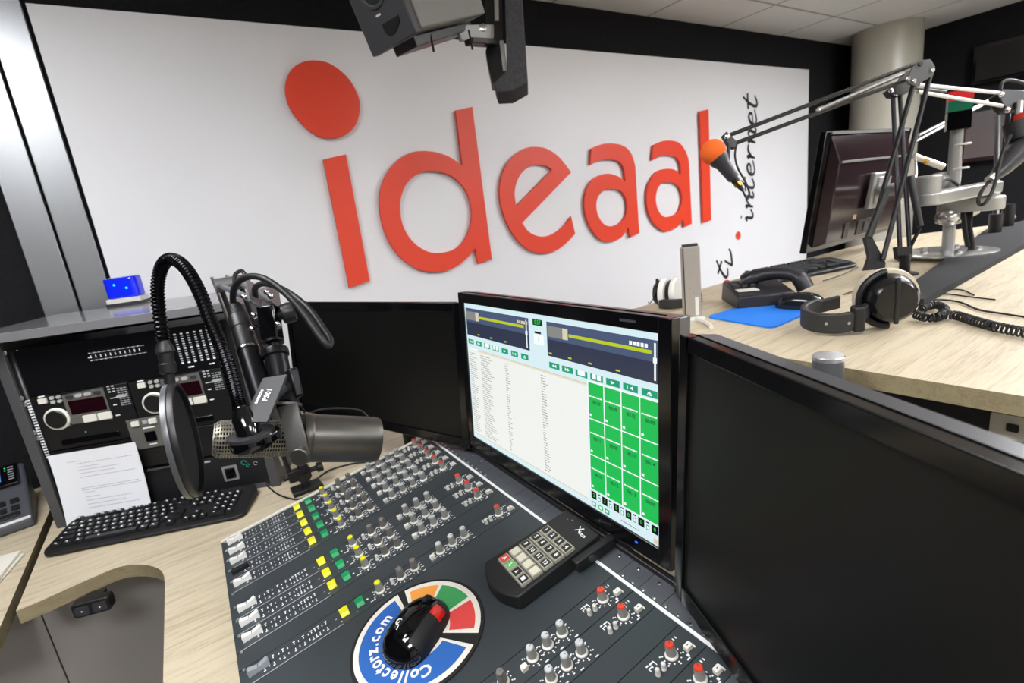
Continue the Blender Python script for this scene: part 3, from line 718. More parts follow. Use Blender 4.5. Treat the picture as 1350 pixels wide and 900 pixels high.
def btn(name, m_, w, d, h, bev=.0008, lab=None, extra=None):
    o = MB().prism(rrect(-w/2,-d/2,w/2,d/2,.0008,2),0,h,0); 
    if extra: extra(o)
    o = o.build(name, [m_, black, dgrey] , con, bevel=bev); 
    if lab: o['label'] = lab
    return o
PR['yb'] = btn('push_button', yellow, .0135,.0135,.0085, lab='yellow square push button', extra=lambda o:o.rect(-.002,-.0015,.002,.0015,.0086,2) if False else None)
PR['gb'] = btn('push_button', green, .0135,.0135,.0085, lab='green square push button')
PR['sq'] = btn('small_switch', cream, .0085,.0075,.007)
PR['sw'] = MB().lathe(Matrix(),[(.0034,0),(.0034,.0015),(.0030,.002),(.0028,.0085),(.002,.0095),(0,.0096)],14).build('push_switch', white, con)
def togx(o): o.box((.0066,0,.001),(.0022,.0100,.002),0); o.box((0,0,.0064),(.0022,.0012,.0006),1)
PR['tg'] = btn('toggle_switch', cream, .0095,.0068,.0062, extra=togx)
def saddle(m_, lab):
    V_=[]; n=12; L_=.030; w=.0115
    mb = MB()
    for i in range(n+1):
        x = -L_/2+L_*i/n; q = abs(x)/(L_/2); h = .0075+.0045*q**1.6 - (.003 if i in (0,n) else 0); ww = w*(.86+.14*q)
        V_ += [(x,-ww/2,0),(x,-ww/2*.8,h),(x,ww/2*.8,h),(x,ww/2,0)]
    F_ = [(0,1,2,3),tuple(4*n+k for k in (3,2,1,0))]
    for i in range(n):
        for k in range(4): l=(k+1)%4; F_.append((4*i+k,4*i+l,4*(i+1)+l,4*(i+1)+k))
    mb.add(V_,F_); mb.box((0,0,.0078),(.0008,w*.82,.0008),1)
    o = mb.build('fader_knob', [m_, black], con, smooth=50, bevel=.0006); o['label'] = lab; return o
PR['fw'] = saddle(mat('fader_white',(228,227,222),.35),'white fader cap'); PR['fb'] = saddle(black,'black fader cap'); PR['fg'] = saddle(mat('fader_grey',(148,152,158),.4),'grey fader cap')
cts = {}
for i in range(len(edges)-1): cts[i] = (edges[i]+edges[i+1])/2
random.seed(11)
for i in (0,1,2,3,4,6,7,8,10):
    c = cts[i]
    put('fb' if i==3 else ('fg' if i==10 else 'fw'), .0275, c)
    put('yb', .158, c); put('gb', .1835, c)
    put('y', .2185, c, random.uniform(-.5,.5)); put('sw', .240, c-.001)
    put('d', .2565, c, random.uniform(-2,2)); put('d', .2815, c, random.uniform(-2,2))
    put('sq', .314, c-.004)
    for x in [.331,.3555,.380]+([.4045] if i<5 else []): put('g', x, c, random.uniform(-1,1))
    put('r', .4535, c, random.uniform(-2,2)); put('tg', .4745, c-.007)
    put('sw', .4245, c-.003); put('sw', .4345, c-.003)
for i in (12,13):
    c = cts[i]
    if i==12: put('d', .285, c); put('sq', .314, c-.006)
    for x in (.331,.3555,.380): put('g', x, c, random.uniform(-.6,.6))
for i in (12,13,15,16):
    c = cts[i]; put('r', .4535, c, .9); put('tg', .4735, c-.008); put('sw', .4245, c-.005); put('sw', .4345, c-.005)

# ------------------------------------------------------------------ round mouse pad with printed ring
pr_ = .0985; PX, PYc = .2317, -.5569
pz = .0018
t = thing('mouse_mat', 'round black mouse mat with coloured ring lying on the console', 'mouse mat', CM @ T(PX,PYc,pz))
MB().lathe(Matrix(),[(pr_,0),(pr_,.0018),(pr_-.0006,.0024),(0,.0024)],72).build('mat_base', mat('black_cloth_mat',(26,25,25),.85,bump=.2,bscale=900), t)
def sector(m, r0, r1, a0, a1, mi, z):
    k = max(2,int(abs(a1-a0)/4)); P = []
    for i in range(k+1): a = math.radians(a0+(a1-a0)*i/k); P.append((r0*math.cos(a),r0*math.sin(a),z)); P.append((r1*math.cos(a),r1*math.sin(a),z))
    m.add(P,[(2*i,2*i+1,2*i+3,2*i+2) for i in range(k)],mi)
pw = mat('print_ivory',(232,226,214),.8); pb = mat('print_blue',(38,98,176),.8); po = mat('print_orange',(246,160,66),.8); pg = mat('print_green',(62,156,88),.8); prd = mat('print_red',(222,70,66),.8)
m = MB(); z=.0026
sector(m,.0395,.0935,87,303,0,z); sector(m,.0395,.0935,-46,80,0,z)
z2=.0028
sector(m,.0455,.0855,92,299,1,z2)
sector(m,.0480,.0855,43,75,2,z2); sector(m,.0455,.0855,0,39,3,z2); sector(m,.0480,.0855,-41,-5,4,z2)
s_ = 'Collectorz.com'; wd = {'l':.55,'t':.7,'r':.75,'.':.5,'m':1.5,'C':1.15}; tot = sum(wd.get(c,1) for c in s_); a0, a1 = 264, 106; acc = 0
for c in s_:
    w = wd.get(c,1); mid = acc+w/2; acc += w
    a = math.radians(a0+(a1-a0)*mid/tot)
    m.text(c, .0245, T(.0655*math.cos(a),.0655*math.sin(a),.0030) @ RZ(a-PI/2), 5, bold=.03, sx=.90)
m.build('printed_ring',[pw,pb,po,pg,prd,mat('print_white',(244,244,240),.8)],t)

# ------------------------------------------------------------------ programmable keypad on the console
a = math.radians(4)
KX = CM @ T(.440,-.590,.0038) @ RZ(math.radians(-3.0))
t = thing('keypad', 'black twenty key programmable keypad resting on the mixing console', 'keypad', KX)
out = [(.085,-.0475),(.085,.0455)]; 
tipL = [(-.078,.050),(-.088,.032),(-.094,.010),(-.093,-.014),(-.086,-.034),(-.076,-.0515)]
out = [(.082,-.046),(.082,.045)] + [tuple(p[:2]) for p in cr([(x,y,0) for x,y in tipL],4)]
hb = mat('keypad_shell',(28,28,29),.5,bump=.12,bscale=1500)
m = MB(); lo=[(x,y,0) for x,y in out]; hi=[(x*.985,y*.96,.020+.006*(x+.09)/.17) for x,y in out]
n=len(out); m.add(lo+hi,[tuple(range(n))[::-1],tuple(range(n,2*n))]+[(i,(i+1)%n,(i+1)%n+n,i+n) for i in range(n)]); m.build('shell', hb, t, bevel=.002)
MB().box((.060,-.052,.010),(.075,.014,.018)).build('end_connector', hb, t, bevel=.002)
MB(T(.050,-.0595,.011) @ RX(PI/2)).lathe(Matrix(),[(.006,0),(.0055,.001),(0,.001)],16).build('side_button', dgrey, t)
rt_ = math.atan2(.006,.17)
KS = T(0,0,.0232) @ RY(-rt_)
def zk(x): return .020+.006*(x+.09)/.17
names = [['1','2','3','4'],['5','6','7','8'],['9','10','11','12'],['','','',''],['A','L','>','#']]
ks = mat('key_surround',(172,168,152),.35); kblk = mat('key_black_insert',(38,37,36),.4)
MB(T(.0,.0,0)).prism([(-.068,-.037),(.036,-.037),(.036,.037),(-.068,.037)],.019,.0236).build('key_tray', mat('key_tray_grey',(120,116,104),.5), t) if False else None
for i,row in enumerate(names):
    for j,nm in enumerate(row):
        x = .0275-.0200*i; y = .0262-.0187*j - .002
        Mk = T(x,y,zk(x)-.0005) @ RY(-rt_)
        top = {'A':red,'L':mat('keypad_green',(108,182,104),.4),'':mat('key_blank_ivory',(214,208,188),.4)}.get(nm, kblk)
        kk = MB().hull8([(-.0092,-.0088,0),(.0092,-.0088,0),(.0092,.0088,0),(-.0092,.0088,0)],[(-.0085,-.0081,.0055),(.0085,-.0081,.0055),(.0085,.0081,.0055),(-.0085,.0081,.0055)]).build('key', ks, t, M=Mk, bevel=.0007)
        MB().prism(rrect(-.0066,-.0066,.0066,.0066,.001,2),.0054,.0061).build('key_insert', top, kk)
        if nm:
            g = MB()
            if nm == '>': g.add([(-.003,-.0025,.0063),(-.003,.0025,.0063),(.003,0,.0063)],[(0,1,2)],0,RZ(PI/2) @ RZ(-PI/2))
            elif nm == '#': g.rect(-.0035,-.0035,.0035,.0035,.0063,0)
            else: g.text(nm,.0095,T(0,0,.0063) @ RZ(-PI/2),0,bold=.03)
            g.build('key_legend', legend, kk)
g = MB(); zz = zk(.06)+.0003
g.text('X', .017, T(.066,-.012,zz) @ RY(-rt_) @ RZ(-PI/2), 0); g.text('keys', .009, T(.0625,-.0245,zz) @ RY(-rt_) @ RZ(-PI/2), 0, bold=.01); g.build('printed_mark', legend, t)
MB(T(.068,.022,zk(.07)-.0002)).lathe(Matrix(),[(.0012,0),(.001,.0005)],8).build('status_light', glow('red_led',(255,60,30),.6), t)
MB(T(.072,.014,zk(.07)-.0002)).lathe(Matrix(),[(.0012,0),(.001,.0005)],8).build('status_light', greyleg, t)

# ------------------------------------------------------------------ mice
def mouse(Mx, label, L=.110, W=.078, H=.036, main=gloss, side=None, redp=True):
    t = thing('computer_mouse', label, 'mouse', Mx)
    nu, nv = 30, 18; vs=[]; fs=[]
    def prof(u):   # 0 back .. 1 front
        w = W/2*max(0,1-abs(2*u-1)**3.0)**.45*(1.03-.10*u)*(1-.05*math.sin(PI*u))
        q = (u-.42)/.58 if u > .42 else (u-.42)/.42
        h = H*max(0,1-abs(q)**2.5)**.5
        return w,h
    for i in range(nu+1):
        u = i/nu; w,h = prof(u); x = -L/2+L*u
        for j in range(nv+1):
            b = PI*j/nv; c = math.cos(b); sn = math.sin(b)
            vs.append((x, w*(abs(c)**.8)*(1 if c>0 else -1), max(.0,h*sn**.75)))
    mi=[]
    for i in range(nu):
        for j in range(nv): fs.append((i*(nv+1)+j,(i+1)*(nv+1)+j,(i+1)*(nv+1)+j+1,i*(nv+1)+j+1))
    m = MB(); m.add(vs,fs)
    if redp:
        for q,(i,j) in enumerate([(i,j) for i in range(nu) for j in range(nv)]):
            if j >= nv-6 and 5 < i < 27: m.mi[q] = 1
            if j >= nv-6 and 18 < i <= 23 and j < nv-2: m.mi[q] = 2
            if j < 2 : m.mi[q] = 1
    m.add([vs[i*(nv+1)] for i in range(nu+1)]+[vs[i*(nv+1)+nv] for i in range(nu+1)],[(i,i+1,nu+1+i+1,nu+1+i) for i in range(nu)])
    m.build('shell',[main, blackm, mat('mouse_red',(205,26,22),.2)],t,smooth=60)
    w,h = prof(.82); 
    MB(T(L*.31,0,h-.004) @ RX(PI/2)).lathe(Matrix(),[(.008,-.0035),(.0095,-.0025),(.0095,.0025),(.008,.0035)],20).build('scroll_wheel', rubber, t)
    g = MB(); g.tube([(L*(.46-.28*k/6), 0, prof(.96-.28*k/6)[1]+.0001) for k in range(7)], .0006, 6); g.build('button_seam', black, t)
    return t
d0 = V((.276,-.540)); d1 = V((.196,-.588))
ang = math.radians(29)
mt = mouse(CM @ T(.232,-.560,.0050) @ RZ(ang), 'glossy black mouse with red side accent on the round mat')
g = MB()
lg = T(-.016,.010,.0352) @ RY(-.06) @ RZ(-PI/2)
g.tube([lg @ V((.0045*math.cos(a),.0045*math.sin(a)+.002,0)) for a in [1.0+.35*k for k in range(13)]],.0007,6)
g.tube([lg @ V(p) for p in ((.001,.003,0),(-.001,-.001,0),(.003,-.002,0),(.004,-.009,0))],.0008,6)
g.build('printed_mark', legend, mt)

# ================================================================== MONITORS (operator side)
def monitor(TL, ex, ey, w, h, label, bz=.021, bb=.024, pic=False, t_=.05, group=None, scr=None):
    """TL: top-left corner of the lit/visible screen"""
    ex = V(ex).normalized(); M_ = frame(TL, ex, ey)         # local x right, y up, z toward the viewer
    t = thing('computer_monitor', label, 'monitor', M_)
    x0,x1,y0,y1 = -bz, w+bz, -h-bb, bz
    o = MB()
    for a,b,c,d in ((x0,y0,0,y1),(w,y0,x1,y1),(0,0,w,y1),(0,y0,w,-h)): o.hull8([(a,b,-.012),(c,b,-.012),(c,d,-.012),(a,d,-.012)],[(a,b,.003),(c,b,.003),(c,d,.003),(a,d,.003)])
    o.build('bezel', glossb, t, bevel=.0012)
    MB().hull8([(x0+.006,y0+.006,-.040),(x1-.006,y0+.006,-.040),(x1-.006,y1-.002,-.040),(x0+.006,y1-.002,-.040)],[(x0+.001,y0+.001,-.012),(x1-.001,y0+.001,-.012),(x1-.001,y1-.001,-.012),(x0+.001,y1-.001,-.012)]).build('back_cover', mat('back_cover_sheen_grey',(62,62,65),.3,spec=.7), t, bevel=.002)  # cover grey raised to stand in for light reflected off the top face
    MB().box((w/2,-h/2,-.06),(.12,.12,.03)).build('mount_plate', blacksteel, t, bevel=.002)
    s = MB().box((w/2,-h/2,-.004),(w,h,.006)).build('screen', scr or screenoff, t)
    return t, s
# centre monitor
TLc = V((.506,.951,-.168)); exc = V((.490,.421,-.166))-TLc; wc = exc.length; eyc = V((.080,0,.997))
tm, ts = monitor(TLc, exc, eyc, wc, .2967, 'lit flat monitor showing radio playout software in the middle')
SC = [glow('scr_paper',(238,240,236),.88), glow('scr_bar',(212,234,240),.9), glow('scr_navy',(78,92,124),.8), glow('scr_yellow',(190,205,40),.85),
      glow('scr_teal',(20,165,120),.8), glow('scr_green',(24,190,84),.85), glow('scr_white',(240,248,248),.9), glow('scr_black',(14,22,20),.5),
      glow('scr_text',(150,152,150),.7), glow('scr_darkgreen',(10,70,40),.8), glow('scr_lcd',(70,220,90),.9), glow('scr_navylow',(52,58,80),.8), glow('scr_tan',(232,222,190),.75)]
pic = MB()
def px(u0,v0,u1,v1,m,z=-.0006): pic.rect(u0*wc,-v1*.2967,u1*wc,-v0*.2967,z,m)
L1,L2,L3,L4 = -.0007,-.0005,-.0003,-.0001
px(0,0,1,1,1,L1)
for a,b in ((.008,.449),(.548,1.0)):
    px(a,.033,b,.13,2,L2); px(a,.13,b,.226,11,L2)
for a,b in ((.117,.42),(.656,.974)): px(a,.080,b,.097,3,L3)
for a in (.012,.552): px(a,.055,a+.075,.115,8,L3); px(a+.075,.055,a+.10,.115,12,L3)
for a in (.38,.90):
    for k in range(5): px(a+.013*k,.055,a+.013*k+.010,.073,12 if a<.5 else 6,L3)
for a in (.095,.19,.29,.10+.55,.19+.55,.3+.55,.555): px(a,.205,a+.016,.213,3,L3)
for a in (.432,.982): px(a,.045,a+.006,.212,6,L3); px(a-.003,.11,a+.009,.135,6,L4)
px(.473,.030,.527,.066,9,L3); pic.text('0:57',.011,T(.5*wc,-.048*.2967,L4),10); px(.482,.101,.517,.113,7,L3); px(.476,.118,.530,.176,6,L3)
pic.text('i',.012,T(.503*wc,-.145*.2967,L4),8)
def play(x, v, k, s=1):
    w_=.026*s if s==1 else .022; px(x-w_,v-.017,x+w_,v+.017,4,L3)
    cx, cy = x*wc, -v*.2967; q = .0028
    tri = lambda ox,d: pic.add([(cx+ox-d*q,cy-q,L4),(cx+ox-d*q,cy+q,L4),(cx+ox+d*q,cy,L4)],[(0,1,2)],6)
    if k==0: tri(-.003,-1); tri(.003,-1)
    if k==1: tri(-.003,1); tri(.003,1)
    if k==2: px(x-.016,v-.017,x+.016,v+.010,6,L4)
    if k==3: px(x-.018,v-.017,x-.002,v+.010,6,L4); px(x+.002,v-.017,x+.018,v+.010,6,L4)
    if k==4: tri(0,1.4)
    if k==5: tri(.002,-1); px(x-.012,v-.009,x-.009,v+.009,6,L4)
    if k==6: pic.add([(cx-.004,cy-.001,L4),(cx+.004,cy-.001,L4),(cx,cy+.003,L4)],[(0,1,2)],6); px(x-.008,v+.006,x+.008,v+.010,6,L4)
for k in range(7): play(.036+.0635*k,.272,k,.8)
for k in range(7): play(.580+.0645*k,.276,k)
px(.010,.325,.730,.965,0,L2); px(.010,.318,.73,.334,12,L2); px(.010,.318,.09,.330,6,L3); px(.010,.960,.72,.966,12,L3)
random.seed(5)
for k in range(38):
    v = .352+.0158*k
    for c,(a,b) in enumerate(((.015,.06),(.105,.175),(.285,.303),(.505,.528))):
        w_ = (b-a)*random.uniform(.5,1.25); q = a
        while q < a+w_: r_ = random.uniform(.006,.016); px(q,v,q+r_,v+.0045,8,L3); q += r_+.003
px(.732,.300,1.0,.895,6,L2)
tm_ = [['00:10','00:09','00:12','00:09'],['00:11','00:05','00:13','00:14'],['00:10','00:12','00:13','00:09']]
for i in range(4):
    for j in range(3):
        a = .7375+.0662*i; b = .308+.1965*j; px(a,b,a+.0622,b+.1905,5,L3)
        pic.text(tm_[j][i],.0076,T((a+.033)*wc,-(b+.100)*.2967,L4),9,bold=.015)
        q = a+.004
        while q < a+.055: r_ = random.uniform(.004,.010); px(q,b+.068,q+r_,b+.075,6,L4); q += r_+.0015
        px(a+.003,b+.166,a+.012,b+.178,6,L4)
for i in range(6):
    a = .738+.0468*i; px(a,.903,a+.022,.945,7,L3); pic.text('235800'[i],.0085,T((a+.011)*wc,-.924*.2967,L4),10); 
    if i<5: px(a+.028,.903,a+.039,.910,7,L3); px(a+.029,.920,a+.039,.945,4,L3); px(a+.031,.924,a+.037,.940,6,L4)
for a in (.738,.768,.795): px(a,.962,a+.019,.988,4 if a != .768 else 5,L3); px(a+.004,.967,a+.015,.982,6 if a==.768 else 1,L4)
q=.86
while q<.925: r_=random.uniform(.006,.012); px(q,.973,q+r_,.978,8,L3); q+=r_+.002
px(.979,.968,.997,.992,12,L3)
pic.build('screen_picture', SC, ts)
MB().box((wc-.052,.011,.0032),(.03,.0035,.0002)).build('printed_mark', mat('bezel_print',(60,60,62),.5), tm)
MB().box((wc-.04,-.2967-.010,.0034),(.0045,.0022,.001)).build('status_light', glow('blue_power',(30,90,255),1.5), tm)
# left monitor (off)
TLl = V((.277,1.575,-.186))*1.03; exl = V((.330,-.944,0)).normalized()
tl_, _ = monitor(TLl, exl, V((.107,.031,.994)), .661, .287, 'black switched off monitor on the left, partly behind the microphone', bz=.02, bb=.022)
# right monitor (off)
exr = V((-math.cos(math.radians(66.05)),-math.sin(math.radians(66.05)),0)); bkr = V((-exr.y,exr.x,0))
TLr = ray(909,465)*.575
tr_, _ = monitor(TLr, exr, bkr*math.sin(math.radians(4))+V((0,0,math.cos(math.radians(4)))), .531, .302, 'black switched off monitor closest to the camera at the right', bz=.018, bb=.022)
# stands / monitor pole with silver cap
pp = R(1092,468,.70)
t = thing('monitor_pole', 'grey round support pole with silver cap behind the right monitor', 'pole', T(pp.x,pp.y,DZ))
MB().cyl((0,0,0),(0,0,pp.z-DZ-.006),.0190,n=32).build('tube', mat('pole_grey',(92,94,97),.42,metal=.3), t)
MB().lathe(T(0,0,pp.z-DZ-.006),[(.0198,0),(.0198,.005),(.0185,.0066),(0,.0066)],36).build('cap', mat('cap_silver',(200,200,200),.25,metal=.7), t)
MB().lathe(Matrix(),[(.06,0),(.06,.008),(.04,.012)],36).build('base_plate', blacksteel, t)
pm = pp + V((0,0,0))
# monitor arms / feet hidden behind, so nothing floats
def foot(M_, w, h, lab, zt):
    c = M_ @ V((w/2,-h/2,-.10)); t = lab; TB = WM[t].inverted() @ T(c.x,c.y,DZ)
    m = MB(); m.cyl((0,0,.006),(0,0,c.z-DZ+.02),.018,n=20); m.build('stand_post', blacksteel, t, M=TB)
    MB().lathe(Matrix(),[(.07,0),(.07,.006),(.0,.008)],36).build('stand_base', blacksteel, t, M=TB)
    q = (M_ @ V((w/2,-h/2,-.072)))-V((c.x,c.y,DZ)); MB().cyl(V((0,0,c.z-DZ)), q, .014, n=14).build('stand_neck', blacksteel, t, M=TB)
foot(WM[tm], wc, .297, tm, 0)
foot(WM[tl_], .661, .287, tl_, 0)
foot(WM[tr_], .531, .302, tr_, 0)

# ================================================================== MICROPHONE ON BOOM ARM
sd = thing('boom_stand', 'black boom stand clamped to the desk between rack and console', 'microphone stand', T(.183,1.372,DZ))
B = V((.183,1.372,DZ))
m = MB(); m.box((.183,1.372,DZ+.006),(.075,.05,.012)); m.box((.183,1.372,DZ+.0),(.0,.0,.0)); m.build('clamp', blacksteel, sd, world=True, bevel=.002)
m = MB(); m.cyl(B, B+V((0,0,.075)), .011); m.cyl(B+V((0,0,.03)),B+V((0,0,.05)),.016); m.build('base_socket', blacksteel, sd, world=True)
e0 = B+V((-.01,0,.05)); el = R(303,374,1.16); tip = R(350,398,.78)
side = V((1,0,0))
m = MB()
for s in (-1,1):
    m.cyl(e0+V((s*.020,0,.0)), el+V((s*.020,0,0)), .0055, n=10)
m.build('lower_arm', blacksteel, sd, world=True)
m = MB()
for s in (0,1): m.cyl(e0+V((.030*s-.03,.02,.03)), el+V((.03*s-.03,.02,.02)), .0035, n=8)
m.build('spring', steel, sd, world=True)
m = MB(); m.box(e0+V((0,0,.0)),(.055,.02,.03)); m.cyl(e0+V((-.04,0,0)), e0+V((.045,0,0)), .007, n=12); m.cyl(e0+V((.045,0,0)), e0+V((.06,0,0)), .013, n=16); m.build('hinge', blacksteel, sd, world=True, bevel=.001)
m = MB(); m.cyl(el+V((-.03,0,0)), el+V((.03,0,0)), .016, n=20); m.build('elbow', mat('arm_grey_metal',(112,112,114),.38,metal=.6), sd, world=True)
m = MB()
for s in (-1,1): m.cyl(el+V((s*.020,0,0)), tip+rt*(s*.012), .006, n=10)
m.build('upper_arm', mat('arm_grey_metal',(112,112,114),.38,metal=.6), sd, world=True)
# head joint seen in front of the arm
m = MB()
for s in (-1,1): m.bar(R(345+s*14,372,.79), R(350+s*13,402,.72), .020, .003, fw)
m.build('head_bracket', mat('arm_grey_metal',(112,112,114),.38,metal=.6), sd, world=True, bevel=.0008)
m = MB(); m.bar(R(353,403,.68), R(360,451,.68), .023, .020, rt); m.build('head_block', gloss, sd, world=True, bevel=.002)
m = MB(); m.cyl(R(340,424,.69), R(367,420,.69), .010, n=18); m.cyl(R(366,416,.685), R(374,415,.685), .0065, n=14); m.build('pivot', blacksteel, sd, world=True)
m = MB(); m.lathe(axisM(R(371,415,.685), R(388,410,.692)-R(371,415,.685)), [(.0100,0),(.0125,.001),(.0135,.003),(.0135,.015),(.0115,.0175),(0,.0175)], 28); m.build('thumb_knob', black, sd, world=True)
m = MB()
for x,y in ((332,433),(322,391),(352,385),(366,427),(334,415),(357,390)): m.sphere(R(x,y,.675), .0042, sc=(1,1,1), n=12, k=8)
m.build('bolt', chrome, sd, world=True)

ax0 = R(402,577,.628); ax1 = R(497,579,.672); ax2 = R(281,579,.580); axd = (ax1-ax2).normalized()
mic = thing('microphone', 'dark grey broadcast microphone with perforated grille held over the keyboard', 'microphone', Matrix.Translation(ax0))
A = axisM(ax0, ax1-ax0); Lr = (ax1-ax0).length
MB().lathe(A,[(.0,0),(.0255,0),(.0290,.003),(.0290,Lr-.004),(.0275,Lr),(0,Lr)],56).build('rear_body', micgrey, mic, world=True, smooth=30)
MB().lathe(axisM(ax0, ax1-ax0),[(.0297,-.004),(.0305,-.002),(.0305,.004),(.0297,.006)],56).build('collar_ring', micgrey, mic, world=True)
# perforated grille: real holes
A2 = axisM(ax0, ax2-ax0); Lg = (ax2-ax0).length
nr, nc = 26, 34; vs=[]; fs=[]; rg = lambda h: .0215 if h < Lg*.90 else .0215-.004*((h-Lg*.9)/(Lg*.1))**2
g = MB()
def gp(i,h): a = 2*PI*i/nr; r=rg(h); return A2 @ V((r*math.cos(a), r*math.sin(a), h))
hs = Lg/nc; fr_ = .30
V_=[]; 
for j in range(nc):
    for i in range(nr):
        h0=j*hs; off = .0
        q = [gp(i,h0),gp(i+1,h0),gp(i+1,h0+hs),gp(i,h0+hs)]
        w_ = [gp(i+fr_*.6,h0+hs*fr_*.6),gp(i+1-fr_*.6,h0+hs*fr_*.6),gp(i+1-fr_*.6,h0+hs*(1-fr_*.6)),gp(i+fr_*.6,h0+hs*(1-fr_*.6))]
        g.add(q+w_,[(0,1,5,4),(1,2,6,5),(2,3,7,6),(3,0,4,7)])
gr = g.build('grille', mat('grille_grey',(128,124,112),.4,metal=.6), mic, world=True, smooth=30)
sm = gr.modifiers.new('thick','SOLIDIFY'); sm.thickness = .0007
MB().lathe(A2,[(0,0),(.0165,0),(.0165,Lg-.008),(.010,Lg-.004),(0,Lg-.004)],28).build('inner_foam', mat('inner_foam',(14,13,12),.95), mic, world=True)
MB().lathe(A2,[(.0182,Lg-.001),(.0178,Lg+.0004),(.0165,Lg+.0004),(.0165,Lg-.001)],40).build('grille_rim', mat('grille_grey',(128,124,112),.4,metal=.6), mic, world=True)
g = MB()
for k in range(3): g.cyl(A2 @ V((.012*math.cos(k*2.1),.012*math.sin(k*2.1),.02)), A2 @ V((.012*math.cos(k*2.1),.012*math.sin(k*2.1),.06)), .004, n=10)
g.build('inner_coil', mat('brass',(190,150,70),.25,metal=1), mic, world=True)
# yoke
ykm = mat('yoke_grey',(84,83,80),.45,metal=.3)
m = MB(); yp = [R(371,528,.600),R(378,545,.590),R(386,570,.580),R(392,592,.580)]
wd_ = [rt]*4
Vv=[];Ff=[]
for i,(x0,x1,y,d) in enumerate(((366,391,534,.600),(370,395,552,.588),(376,402,578,.578),(380,406,598,.578),(386,404,609,.580))):
    a=R(x0,y+3,d+.004); b=R(x1,y-4,d); Vv += [a,b,b+fw*.003,a+fw*.003]
for i in range(4):
    for k in range(4): l=(k+1)%4; Ff.append((4*i+k,4*i+l,4*i+4+l,4*i+4+k))
Ff += [(3,2,1,0),(16,17,18,19)]
m.add(Vv,Ff); m.build('yoke', ykm, mic, world=True, bevel=.0006)
m = MB(); m.bar(R(378,531,.600), R(386,533,.645), .022, .003, rt); m.build('yoke', ykm, mic, world=True)
kn = R(395,600,.572)
m = MB(); m.lathe(axisM(kn+fw*.006, -fw+dn*.25),[(.0095,0),(.0105,.001),(.0105,.008),(.0095,.009),(0,.009)],28); m.build('yoke_knob', micgrey, mic, world=True)
m = MB(); m.cyl(R(382,500,.66), R(377,535,.62), .011, n=20); m.build('swivel_socket', blackmetal, mic, world=True)
m = MB(); m.lathe(axisM(R(365,520,.625), rt*.9-fw*.4),[(.010,0),(.0125,.001),(.0125,.010),(.011,.011),(0,.011)],24); m.build('tension_knob', black, mic, world=True)
cab = [R(391,527,.63),R(398,548,.655),R(420,540,.67),R(450,538,.68),R(475,541,.69),R(487,552,.695)]
m = MB(); m.tube(cr(cab,8), .0014, 8); m.build('pickup_lead', rubber, mic, world=True)
m = MB(); m.tube(cr([R(389,505,.64),R(392,525,.64),R(400,540,.65),R(405,552,.66)],6), .0012, 8); m.build('pickup_lead', rubber, mic, world=True)
# thread adapter between arm head and yoke
m = MB(); m.lathe(axisM(R(360,449,.675), R(372,512,.655)-R(360,449,.675)),[(.012,0),(.0135,.001),(.0135,.004),(.007,.005),(.007,.012),(.016,.013),(.0165,.015),(.0165,.022),(.0140,.024),(.0140,.062),(.012,.064)],36)
m.build('mount_adapter', blackmetal, sd, world=True)
m = MB(); m.bar(R(383,487,.645), R(391,525,.64), .012, .024, rt*.7+fw*.6); m.build('mount_clip', blackmetal, sd, world=True, bevel=.003)

# XLR connector with cable
xl = thing('microphone_cable', 'black microphone cable with chrome ringed plug looping beside the arm', 'cable', Matrix.Translation(R(345,530,.60)))
x0 = R(349,532,.64); x1 = R(309,402,.70)
A = axisM(x0, x1-x0); Lx = (x1-x0).length
MB().lathe(A,[(.0135,0),(.0135,Lx*.50),(.0142,Lx*.505),(.0142,Lx*.52)],30).build('barrel', blackmetal, xl, world=True)
MB().lathe(A,[(.0146,Lx*.515),(.0146,Lx*.53)],30).build('chrome_ring', chrome, xl, world=True)
MB().lathe(A,[(.0128,Lx*.53),(.0132,Lx*.70),(.0122,Lx*.705),(.0122,Lx*.74),(.0132,Lx*.745),(.0128,Lx*.86),(.0110,Lx*.87)],30).build('plug', black, xl, world=True)
prof=[]; 
for k in range(9): h=Lx*(.87+.0145*k); prof += [(.0112-.0003*k,h),(.0112-.0003*k,h+Lx*.008),(.0095-.0003*k,h+Lx*.009),(.0095-.0003*k,h+Lx*.0135)]
MB().lathe(A,prof,24).build('strain_relief', rubber, xl, world=True)
cp = [R(308,404,.70),R(307,392,.69),R(309,380,.68),R(317,369,.67),R(331,364,.66),R(348,367,.65),R(366,378,.645),R(385,395,.64),R(404,418,.635),R(419,440,.63),R(429,453,.63),R(434,455,.635),R(435,447,.645),R(424,430,.66),R(408,408,.68),R(390,392,.69),R(370,380,.70),R(352,374,.71),R(342,375,.72),R(336,381,.73),R(337,392,.75)]
m = MB(); m.tube(cr(cp,6), .0042, 12); m.build('cable', rubber, xl, world=True)
m = MB(); m.tube(cr([R(309,375,.9),R(310,362,.92),R(318,357,.93),R(323,362,.93),R(330,376,.92)],6), .0035, 10); m.build('cable_loop', rubber, xl, world=True)

